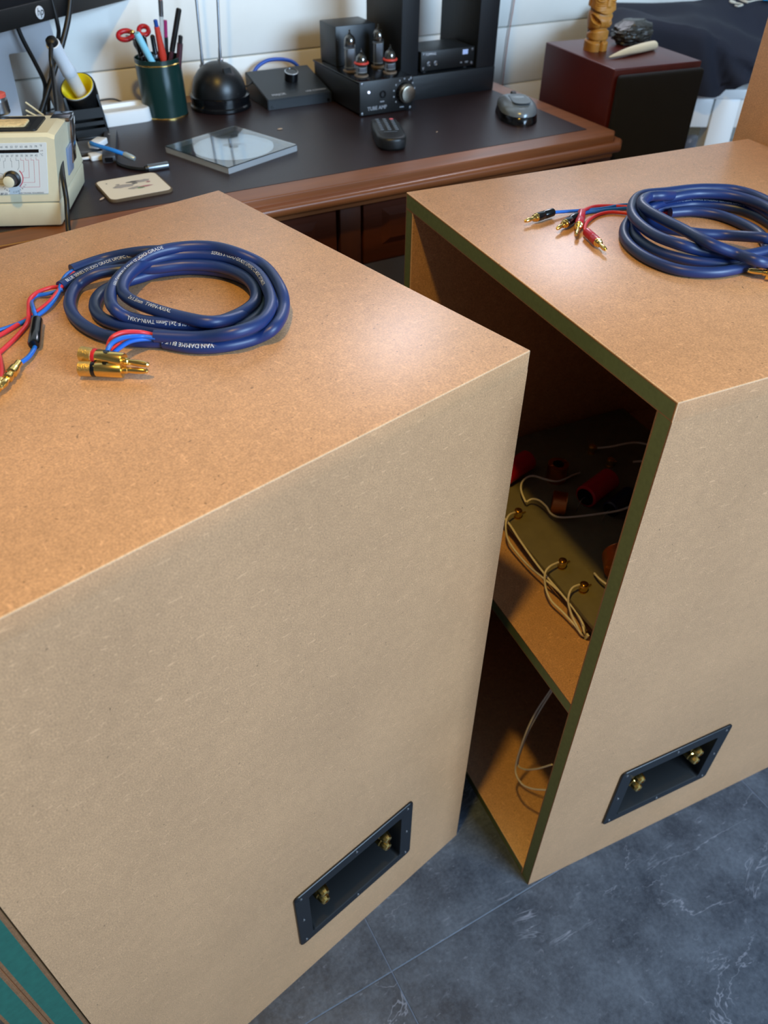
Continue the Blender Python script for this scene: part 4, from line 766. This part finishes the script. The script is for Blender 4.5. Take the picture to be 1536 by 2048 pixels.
def mouse(z0, h, sc, m, name):
    b = B(); nu, nv = 28, 8; vs = []; fs = []
    for k in range(nv+1):
        f = k/nv
        for i in range(nu):
            a = 2*PI*i/nu; q = math.cos(a); s = math.sin(a); wx = (.034+.004*s*s)*sc; wy = .060*sc
            rr = math.cos(f*PI/2)**.55 if f < 1 else .0
            y = wy*s*rr; x = wx*q*rr*(1-.10*math.exp(-((s-.1)/.35)**2)); hz = h*(1-.28*max(0, y/wy)-.10*max(0, -y/wy)**2)
            vs.append((x, y, z0+hz*math.sin(f*PI/2)))
    for k in range(nv):
        for i in range(nu): fs.append((k*nu+i, k*nu+(i+1) % nu, (k+1)*nu+(i+1) % nu, (k+1)*nu+i))
    fs.append(tuple(range(nu-1, -1, -1))); b.add(vs, fs); return obj(name, b, m, ms, ang=60)
mouse(.0, .0285, 1.0, M_blackg, 'lower_shell'); mouse(.0130, .0185, .955, mat('silver_grey_shell', '#808a91', .26, .3), 'upper_shell')
b = B(); b.rod((-.004, .033, .0225), (.004, .033, .0225), [(.0075, 0), (.0085, .001), (.0085, .007), (.0075, .008)], 20); obj('scroll_wheel', b, M_blackm, ms)
b = B(); b.prism(rrect(.030, .060, .012, 4, 0, -.014), .0298, .0312, 0, .0006, 1); obj('palm_panel', b, mat('dark_grey_panel', '#4b555c', .35), ms)
cdv = Vector((.125, .048)); cdang = math.degrees(math.atan2(.048, .125))
cd = thing('cd_case', 'clear plastic compact disc case lying flat on the desk leather', 'disc case', (.4015, 1.193, DZ), cdang)
b = B(); b.prism(rrect(.136, .140, .0015, 2), 0, .0012, 0, .0003, 1); b.box(-.068, .068, -.070, -.068, .0012, .0085); b.box(-.068, .068, .068, .070, .0012, .0085); b.box(.066, .068, -.068, .068, .0012, .0085); b.box(-.068, -.066, -.068, .068, .0012, .0085); obj('base_tray', b, mat('case_clear_plastic', '#d8dde2', .12, trans=.6), cd)
b = B(); b.prism(rrect(.118, .126, .002, 3, .004, 0), .0013, .0042, 0); obj('inlay', b, mat('dark_inlay', '#39434c', .5), cd)
b = B(); b.lathe([(.060, 0), (.060, .0012), (.0185, .0012), (.018, .0008), (.0075, .0012), (.0075, 0)], 64, 0, Matrix.Translation((.004, 0, .0050)), cap=False); obj('disc', b, mat('disc_silver', '#c7d0d6', .09, .95), cd, ang=30)
b = B(); b.prism(rrect(.137, .141, .0015, 2), .0088, .0101, 0, .0004, 1); obj('lid', b, mat('case_lid_plastic', '#eef2f5', .03, trans=1, spec=.8), cd)
co = thing('coaster', 'cream square coaster with faded grey and red print near the cabinet', 'coaster', (.230, 1.1105, DZ), 2)
b = B(); b.prism(rrect(.086, .080, .009, 5), 0, .0040, 0, .0009, 2); b.prism(rrect(.082, .076, .008, 5), .0038, .0042, 1); obj('board', b, [mat('cork_brown', '#5c4a35', .8), mat('cream_print', '#e2d8c6', .45)], co)
def blob(b, x, y, rx, ry, m, z=.0044, seed=0):
    rnd = random.Random(seed); P = [(x+rx*math.cos(a)*(1+rnd.uniform(-.25, .25)), y+ry*math.sin(a)*(1+rnd.uniform(-.25, .25)), z) for a in [2*PI*i/16 for i in range(16)]]; b.add(P, [tuple(range(16))], m)
b = B()
for i, (x, y, rx, ry, m) in enumerate(((-.012, .004, .013, .006, 0), (.016, .012, .011, .005, 0), (.003, .014, .008, .003, 1), (.004, .007, .004, .002, 1), (.000, -.009, .009, .004, 0), (.006, -.013, .005, .0022, 2), (.014, -.010, .009, .0022, 3), (-.018, .012, .003, .002, 0), (-.022, .006, .002, .0015, 0), (.022, .004, .003, .002, 3), (-.03, .022, .001, .001, 1))): blob(b, x, y, rx, ry, m, .0044+.00005*i, i)
obj('faded_print', b, [mat('print_grey', '#a39c98', .6), mat('print_dark', '#5a5654', .6), mat('print_green', '#5f8a5a', .6), mat('print_rose', '#b0747a', .6)], co, smooth=False)
# leads and adapters by the holder
t = thing('metal_puck', 'flat silver round disc on the desk beside the soldering station', 'disc', (.210, 1.300, DZ), 0); b = B(); b.lathe([(.026, 0), (.0275, .001), (.0275, .0055), (.026, .0065)], 40); obj('puck_body', b, mat('satin_silver', '#8b8c90', .3, .7), t, ang=30)
t = thing('usb_hub', 'dark grey slim adapter stick lying under the blue lead', 'adapter', (.2445, 1.290, DZ), -15.6)
b = B(); b.box(-.0095, .0095, -.066, .066, .0, .0100, bev=.0015); obj('hub_body', b, mat('dark_grey_shell', '#3c3c40', .4), t)
b = B(); b.box(-.0055, .0055, -.0668, -.0655, .002, .008); b.box(-.0055, .0055, -.0675, -.0660, .0045, .0055); obj('socket', b, M_blackg, t)
b = B(); b.text('K', .008, lambda u, v: Vector((-.001+u*.8, .036+v, .0102))); obj('mark', b, M_print, t, smooth=False)
t = thing('usb_lead', 'short bright blue lead with white plug and silver tip', 'lead', (.2256, 1.2732, DZ+.0105), 0)
def wp(*p): return [tuple(Vector(q)-Vector((.2256, 1.2732, DZ+.0105))) for q in p]
b = B(); b.tube(wp((.214, 1.268, .7985), (.2165, 1.254, .7995), (.2341, 1.2253, .7975), (.2488, 1.2112, .7930)), .0030, 10, 0, 6); obj('cable', b, mat('bright_blue_lead', '#2a86de', .35), t, ang=60)
p0, p1 = wp((.2465, 1.2135, .7938), (.2600, 1.1995, .7880)); b = B(); b.rod(p0, p1, [(.0032, 0), (.0040, .002), (.0040, .013), (.0030, .0175), (.001, .018)], 16); obj('silver_tip', b, mat('tip_silver', '#b9c6c9', .3, .6), t)
b = B(); b.prism(rrect(.017, .030, .003, 3), 0, .008, 0, .001, 2, Matrix.Translation((.0, .004, .0003)) @ Matrix.Rotation(math.radians(-42), 4, 'Z')); obj('white_plug', b, M_white, t)
t = thing('white_lead', 'white cable with flat white plug beside the silver disc', 'lead', (.213, 1.253, DZ), 0)
b = B(); b.tube([(-.033, .075, .012), (-.034, .048, .0025), (-.030, .020, .0022), (-.018, .003, .0028), (-.006, -.001, .004)], .0020, 8, 0, 6); obj('cable', b, M_white, t, ang=60)
b = B(); b.prism(rrect(.024, .020, .003, 3, .004, .001), .0005, .0075, 0, .0012, 2); obj('plug_body', b, M_white, t); b = B(); b.box(.016, .022, -.006, .007, .002, .006); obj('contact', b, M_steel, t)
t = thing('adapter_lead', 'short black lead with silver barrel connector behind the coaster', 'lead', (.25, 1.19, DZ), 0)
b = B(); b.tube([(-.014, .028, .0035), (-.014, .018, .0032), (-.008, .002, .0030), (.002, -.012, .0030), (.014, -.022, .0034), (.019, -.024, .0045)], .0026, 10, 0, 6); obj('cable', b, M_black, t, ang=60)
b = B(); b.rod((.016, -.0235, .0050), (.046, -.0230, .0050), [(.0048, 0), (.0050, .001), (.0050, .0290), (.0042, .030)], 20, 0); b.rod((.012, -.0236, .0050), (.02, -.0234, .0050), [(.0036, 0), (.0044, .004), (.0044, .005)], 16, 1); obj('barrel_connector', b, [mat('barrel_grey', '#7f858c', .25, .8), M_black], t)
# monitor above the left of the desk
mo = thing('monitor', 'black-framed computer monitor on a silver foot in the top left corner', 'monitor', (.14, 1.3486, .930), 37.9)
b = B()
b.box(-.32, .30, 0, .022, 0, .0262, bev=.002); b.box(-.32, .30, 0, .022, .338, .360, bev=.002); b.box(.278, .30, 0, .022, .0262, .338, bev=.002); b.box(-.32, -.298, 0, .022, .0262, .338, bev=.002); obj('bezel', b, M_black, mo)
b = B(); b.box(-.298, .278, .004, .020, .0262, .338); obj('screen', b, mat('dark_screen', '#17181b', .3), mo)
b = B(); b.box(-.29, .27, .022, .050, .03, .33, bev=.008); obj('rear_shell', b, M_blackm, mo)
b = B(); b.rod((.0838, -.0001, .0125), (.0838, -1, .0125), [(.0083, 0), (.0083, .0005), (.0078, .0008)], 32, 0); b.text('hp', .0135, lambda u, v: Vector((.0838+u-.0002, -.0012, .0092+v)), 1, shear=.28); obj('badge', b, [mat('badge_silver', '#cfd2d6', .35), M_blackg], mo)
# silver stand: leaning plate with a cable opening, on a foot
M_alu = mat('stand_silver', '#b4b6bc', .38, .35)
L0 = (.172, 1.430)
Rz = Matrix.Translation((.160, 1.440, DZ)) @ Matrix.Rotation(math.radians(10), 4, 'Z') @ Matrix.Rotation(math.radians(10), 4, 'X')
def frame_plate(b, W, H, hx0, hx1, hz0, hz1, th, top):
    out = [(-W/2, 0), (W/2, 0), (W/2*top, H), (-W/2*top, H)]; hole = [(hx0, hz0), (hx1+.012, hz0), (hx1-.010, hz1), (hx0, hz1)]
    vs = [(x, y, z) for y in (0, th) for x, z in out+hole]; f = []
    for i in range(4):
        j = (i+1) % 4; f += [(i, j, 4+j, 4+i), (8+j, 8+i, 12+i, 12+j), (i, 8+i, 8+j, j), (4+i, 4+j, 12+j, 12+i)]
    b.add(vs, f); return b
b = frame_plate(B(), .150, .165, -.012, .030, .020, .112, .007, .74); bmesh.ops.bevel(b.bm, geom=[e for e in b.bm.edges], offset=.0012, segments=2, affect='EDGES', clamp_overlap=True); b.bm.transform(Rz); obj('stand_plate', b, M_alu, mo, world=True)
b = B(); b.prism(rrect(.16, .10, .01, 4, 0, .03), 0, .006, 0, .001, 2, Matrix.Translation((.160, 1.415, DZ+.0003)) @ Matrix.Rotation(math.radians(10), 4, 'Z')); obj('stand_foot', b, M_alu, mo, world=True)
for pts, r in (([(.168, 1.395, .950), (.173, 1.400, .915), (.183, 1.405, .880), (.190, 1.41, .850), (.186, 1.425, .825), (.180, 1.45, .79)], .0032),
               ([(.262, 1.44, .955), (.248, 1.43, .925), (.228, 1.42, .893), (.207, 1.412, .862), (.190, 1.405, .838), (.172, 1.40, .812)], .0042),
               ([(.230, 1.42, .955), (.2305, 1.42, .925), (.229, 1.425, .908), (.218, 1.43, .885), (.200, 1.44, .84), (.190, 1.46, .79)], .0032)):
    obj('cable', B().tube(pts, r, 10, 0, 6), M_black, mo, world=True, ang=60)
t = thing('thin_cable', 'thin black cable along the back of the desk behind the white dish', 'cable', (.28, 1.512, DZ), 0); b = B(); b.tube([(-.10, .0, .004), (-.04, .004, .0105), (.0, .004, .0110), (.028, .003, .011), (.05, .0, .003), (.09, -.004, .002)], .0014, 8, 0, 6); obj('cable', b, M_black, t)
t = thing('wall_cable', 'thin pinkish cable hanging down the white wall right of the rack', 'cable', (1.145, 1.524, .70), 0); b = B(); b.tube([(.006, 0, .50), (.004, 0, .22), (.002, 0, .17), (-.004, 0, .10), (-.006, 0, .02), (-.006, 0, -.10)], .0014, 8, 0, 6); obj('cable', b, mat('pinkish_cable', '#c79a8c', .5), t, ang=60)
for i, (x, y, s) in enumerate(((.509, 1.262, .0030), (.728, 1.136, .0016), (.182, 1.089, .0032))):
    t = thing('crumb', ('pale crumb on the desk leather behind the disc case', 'tiny pale speck on the leather right of the remote', 'pale crumb on the leather left of the coaster')[i], 'crumb', (x, y, DZ+.0005), 20*i, 'crumbs on the desk')
    b = B(); b.ball((0, 0, s*.35), s, (1.6, .5, .35), 0, 10, 6); obj('flake', b, mat('pale_crumb', '#b79c84', .8), t)

# ------------------------------------------------------------------ right background
sp_ = thing('bookshelf_speaker', 'mahogany veneered loudspeaker with black grille beside the desk end', 'loudspeaker', (1.0165, 1.064, 0), -6.5)
M_mah = mat('mahogany_veneer', '#50170f', .38, var=.14, vscale=14, stretch=(3, .5, .5), spec=.4)
b = B(); b.box(0, .176, 0, .213, 0, .8567, bev=.0022, seg=3); obj('cabinet_body', b, M_mah, sp_)
b = B(); b.box(.005, .174, -.016, -.001, .02, .8490, bev=.006, seg=4); obj('grille', b, mat('black_grille_cloth', '#111318', .9, bump=.3, bscale=900), sp_)
SZ = .8567
# carved figure
tk = thing('carved_figure', 'small carved wooden totem figure standing on the mahogany loudspeaker', 'figurine', (1.080, 1.188, SZ), -6)
M_carv = mat('carved_light_wood', '#b57e33', .45, var=.22, vscale=60, bump=.3, bscale=200); M_carvd = mat('carving_shadow_stain', '#5b3a15', .6)
b = B(); nu, nz = 112, 150; H = .1; vs = []; fs = []
def gs(x, w): return math.exp(-(x/w)**2)
def sst(x, a, c): t = min(1, max(0, (x-a)/(c-a))); return t*t*(3-2*t)
def rad(z, a):
    th = math.atan2(math.sin(a+PI/2), math.cos(a+PI/2)); cf = math.cos(th); at = abs(th)       # th = 0 faces front
    zn = .0625-.0075*max(0, cf)**2+.0045*max(0, -cf)                                          # slanted underside of the head
    r = .0178+.0018*sst(z, .030, .045)-.0040*sst(z, zn-.010, zn-.0005)
    head = .0208+.0006*math.sin(z*140)
    r = r+(head-r)*sst(z, zn-.0004, zn+.0012)
    r -= .0045*gs(z-(.0305+.0035*cf), .0021)+.0034*gs(z-(.0165-.002*cf), .0017)               # waist and knees
    if z < .016: r += .0016; r -= .0085*gs(th, .13)*sst(.016-z, 0, .003)                       # feet
    d = ((at-.98)*math.cos(.55)*.019-(z-.0475)*math.sin(.55)*-1)/.0105; e = ((at-.98)*.019*math.sin(.55)-(z-.0475)*math.cos(.55)*1)/.0040
    q = d*d+e*e
    if q < 1.9: r -= .0075*(1-sst(q, .45, 1.5)); r += .0012*gs(q-1.5, .35)                      # hollow under each arm
    if at < .5 and .034 < z < .043: r -= .0012*(.5+.5*math.cos(th*42))**3                       # fingers
    if z > zn+.001:
        ex, ez = (at-.66)/.46, (z-.0815)/.0078; q = math.hypot(ex, ez)
        if q < 1.35: r -= .0019*(.5-.5*math.cos(q*2*PI*2.1))**1.5*(1-sst(q, 1.1, 1.35)); r += .0008*(1-sst(q, .1, .3))
        if at < .22: r += .0024*(1-sst(at, .10, .22))*sst(z, .064, .068)*(1-sst(z, .084, .093))
        if z > .0905: r -= .0013*(.5+.5*math.cos((z-.0905-.004*gs(at-.66, .4))*2*PI/.0033))**2*(1-sst(at, 1.25, 1.5))
        if .0655 < z < .0735 and .28 < at < 1.05: r -= .0014*(.5+.5*math.cos(z*2*PI/.0026))**2
        if .066 < z < .096: r -= .0020*gs(at-1.75, .07)                                         # ear lines
    return max(.006, r)
for k in range(nz+1):
    z = H*k/nz
    for i in range(nu):
        a = 2*PI*i/nu; r = rad(z, a)*(1 if z < .0985 else .93); c, s = math.cos(a), math.sin(a); q = (abs(c)**4+abs(s)**4)**(-1/4.0); g = .85 if z > .060 else .45; vs.append((r*c*(1-g+g*q), r*s*.93*(1-g+g*q), z))
for k in range(nz):
    for i in range(nu): fs.append((k*nu+i, k*nu+(i+1) % nu, (k+1)*nu+(i+1) % nu, (k+1)*nu+i))
fs += [tuple(range(nu-1, -1, -1)), tuple(range(nz*nu, (nz+1)*nu))]; b.add(vs, fs); obj('figure_body', b, M_carv, tk, ang=50)
# dark stone and pale tooth
t = thing('dark_stone', 'rough black and grey mineral stone on the mahogany loudspeaker', 'stone', (1.168, 1.195, SZ), -12)
b = B(); bmesh.ops.create_icosphere(b.bm, subdivisions=5, radius=1)
for v in b.bm.verts:
    p = v.co.copy(); n0 = noise.fractal(p*2.3+Vector((3, 1, 7)), .8, 2.2, 5); n1 = noise.noise(p*Vector((1.5, 1.5, 9)))
    p *= 1+.16*n0+.07*n1
    for d in (Vector((.3, -.5, .9)), Vector((-.6, -.2, .8)), Vector((0, 0, 1))):
        dn = d.normalized(); e = p.dot(dn)-.80
        if e > 0: p -= dn*e*.85
    v.co = Vector((p.x*.0385, p.y*.024, max(0, (p.z+.80)*.0235)))
obj('stone_body', b, mat('mineral_black', '#34332f', .4, var=.75, vscale=70, stretch=(.5, .5, 2), bump=.8, bscale=160), t, ang=25)
t = thing('pale_tooth', 'long pale pointed tooth lying on the front of the mahogany loudspeaker', 'tooth', (1.115, 1.128, SZ), 8)
b = B(); b.tube([(-.060, .003, .0030), (-.045, .0005, .0052), (-.020, -.001, .0076), (.010, .0, .0082), (.035, .003, .0078), (.056, .006, .0070), (.060, .0065, .0068)], lambda u: .0010+.0078*(math.sin(min(1, u*1.55)*PI/2)) if u < .9 else .0088-.045*(u-.9), 16, 0, 7, flat=.82); obj('tooth_body', b, mat('bone_ivory', '#e0d3b4', .45, var=.08, vscale=40, stretch=(.3, 3, 3)), t, ang=60)
# white table in the corner
tb = thing('white_table', 'white-painted table in the far right corner, mostly hidden by dark cloth', 'table', (1.4443, 1.2149, 0), -28.87)
M_wp = mat('white_paint', '#eef0f0', .3)
b = B(); b.box(-.16, .50, -.004, .21, .7320, .7500, bev=.0015); obj('table_top', b, M_wp, tb)
for x0, x1 in ((-.158, .0035), (.0595, .45)): b = B(); b.box(x0, x1, .0, .018, .677, .7310, bev=.0012); obj('apron', b, M_wp, tb)
for x0, x1, y0 in ((.007, .0585, -.0015), (.45, .498, 0), (-.156, -.11, .16), (.45, .498, .16)): b = B(); b.box(x0, x1, y0, y0+.045, 0, .7315, bev=.0012); obj('leg', b, M_wp, tb)
# dark cloth thrown over something on the table
def cloth():
    b = B(); U = [-.238+.012*i for i in range(44)]; vs = []; nP = 30
    def lerp(K, u):
        if u <= K[0][0]: return K[0][1]
        for (a, x), (c, y) in zip(K, K[1:]):
            if u <= c: t = (u-a)/(c-a); t = t*t*(3-2*t); return x+(y-x)*t
        return K[-1][1]
    ridge = [(-.238, .855), (-.20, .868), (-.177, .872), (-.10, .864), (-.058, .857), (-.02, .838), (.022, .8195), (.06, .812), (.12, .815), (.28, .82)]
    hem = [(-.238, .755), (-.12, .753), (-.062, .750), (-.045, .746), (-.003, .742), (.02, .755), (.045, .769), (.10, .771), (.28, .765)]
    back = [(-.238, .845), (-.205, .868), (-.10, .868), (-.03, .872), (.04, .884), (.10, .880), (.28, .875)]
    for i, u in enumerate(U):
        zr, zh, zb = lerp(ridge, u), lerp(hem, u), lerp(back, u)
        for k in range(nP):
            if k < 16:
                t = k/15; z = zh+(zr-zh)*t; q = 1-t
                w_ = -.024 - .012*q - .016*math.exp(-((u+.060-.030*q)/.018)**2)*q**.5 + .022*math.exp(-((u+.037-.050*q)/.013)**2)*q**.7 + .018*math.exp(-((u-.005-.075*q)/.016)**2)*(q**.8) - .012*math.exp(-((u-.045-.05*q)/.03)**2)*q - .006*math.sin(u*60)*q
                if t > .86: w_ += .010*((t-.86)/.14)**2
            else:
                t = (k-15)/14; w_ = -.014+.200*t; z = zr+(zb-zr)*t + .010*math.sin(PI*t)*math.sin(u*26+t*4) + .006*math.sin(t*9+u*12)*math.sin(PI*t)
            vs.append((u, w_, z))
    fs = [(i*nP+k, (i+1)*nP+k, (i+1)*nP+k+1, i*nP+k+1) for i in range(43) for k in range(nP-1)]
    n0 = len(vs); col = vs[0:nP]                                   # left side hangs straight down
    for (x, y, z) in col: vs.append((x+.004, y*.96+.004, min(z, .7515)))
    fs += [(k, k+1, n0+k+1, n0+k) for k in range(nP-1)]
    b.add(vs, fs); bmesh.ops.solidify(b.bm, geom=b.bm.faces[:], thickness=.0012); return b
ct = thing('navy_cloth', 'navy cloth draped over a bulky thing on the white corner table', 'cloth', (1.4443, 1.2149, .7505), -28.87)
bb = cloth(); bb.bm.transform(Matrix.Translation((0, 0, -.7505)))
cm = obj('cloth_sheet', bb, mat('navy_fabric', '#171b2b', .85, var=.08, vscale=50), ct, ang=80)
b = B()
def on_cloth(u, v): return (u, .150+v*.9, .8795-.7505+.06*(v) + .0)
b.tube([(.086, .165, .1235), (.076, .168, .1262), (.074, .160, .1245), (.088, .152, .1235), (.094, .144, .1225), (.084, .139, .1210), (.078, .143, .1215)], .0016, 6, 0, 6)
b.tube([(.092, .172, .1290), (.099, .158, .1265), (.106, .150, .1255)], .0015, 6, 0, 5); b.tube([(.101, .166, .1285), (.108, .155, .1265), (.118, .158, .1275), (.130, .163, .1290), (.148, .164, .1300), (.17, .168, .132)], .0014, 6, 0, 5)
b.bm.transform(Matrix.Translation((-.028, 0, 0))); obj('script_lettering', b, mat('cream_thread', '#cfcabb', .7), cm, ang=60)
b = B(); b.box(.112, .18, .160, .182, .1280, .1335, bev=.001); obj('blue_print', b, mat('sky_blue_print', '#2f9fd8', .6), cm)
# things under the table
t = thing('steel_flask', 'tall dark grey flask with rounded top under the white table', 'flask', (1.640, 1.405, 0), 0); b = B(); b.lathe([(.030, 0), (.032, .004), (.032, .545), (.029, .565), (.020, .580), (.008, .586), (.0005, .587)], 28); obj('flask_body', b, mat('grey_gloss', '#77757a', .3), t, ang=50)
t = thing('paper_sack', 'tan paper sack standing under the white table by the wall', 'sack', (1.72, 1.475, 0), 0)
b = B(); O1 = rrect(.20, .07, .012, 3); n = len(O1); rg = []
for k, (z, f) in enumerate(((0, 1), (.2, 1.02), (.45, 1.0), (.56, .92), (.61, .97), (.64, .90))): rg += [(x*f+.006*math.sin(i*1.7+k*2), y*f+.004*math.sin(i*2.3+k), z+.008*math.sin(i*1.1)*(k > 2)) for i, (x, y) in enumerate(O1)]
b.add(rg, [(k*n+i, k*n+(i+1) % n, (k+1)*n+(i+1) % n, (k+1)*n+i) for k in range(5) for i in range(n)] + [tuple(range(n-1, -1, -1)), tuple(range(5*n, 6*n))]); obj('sack_body', b, mat('brown_paper', '#8a765c', .8, var=.3, vscale=18), t, ang=25)
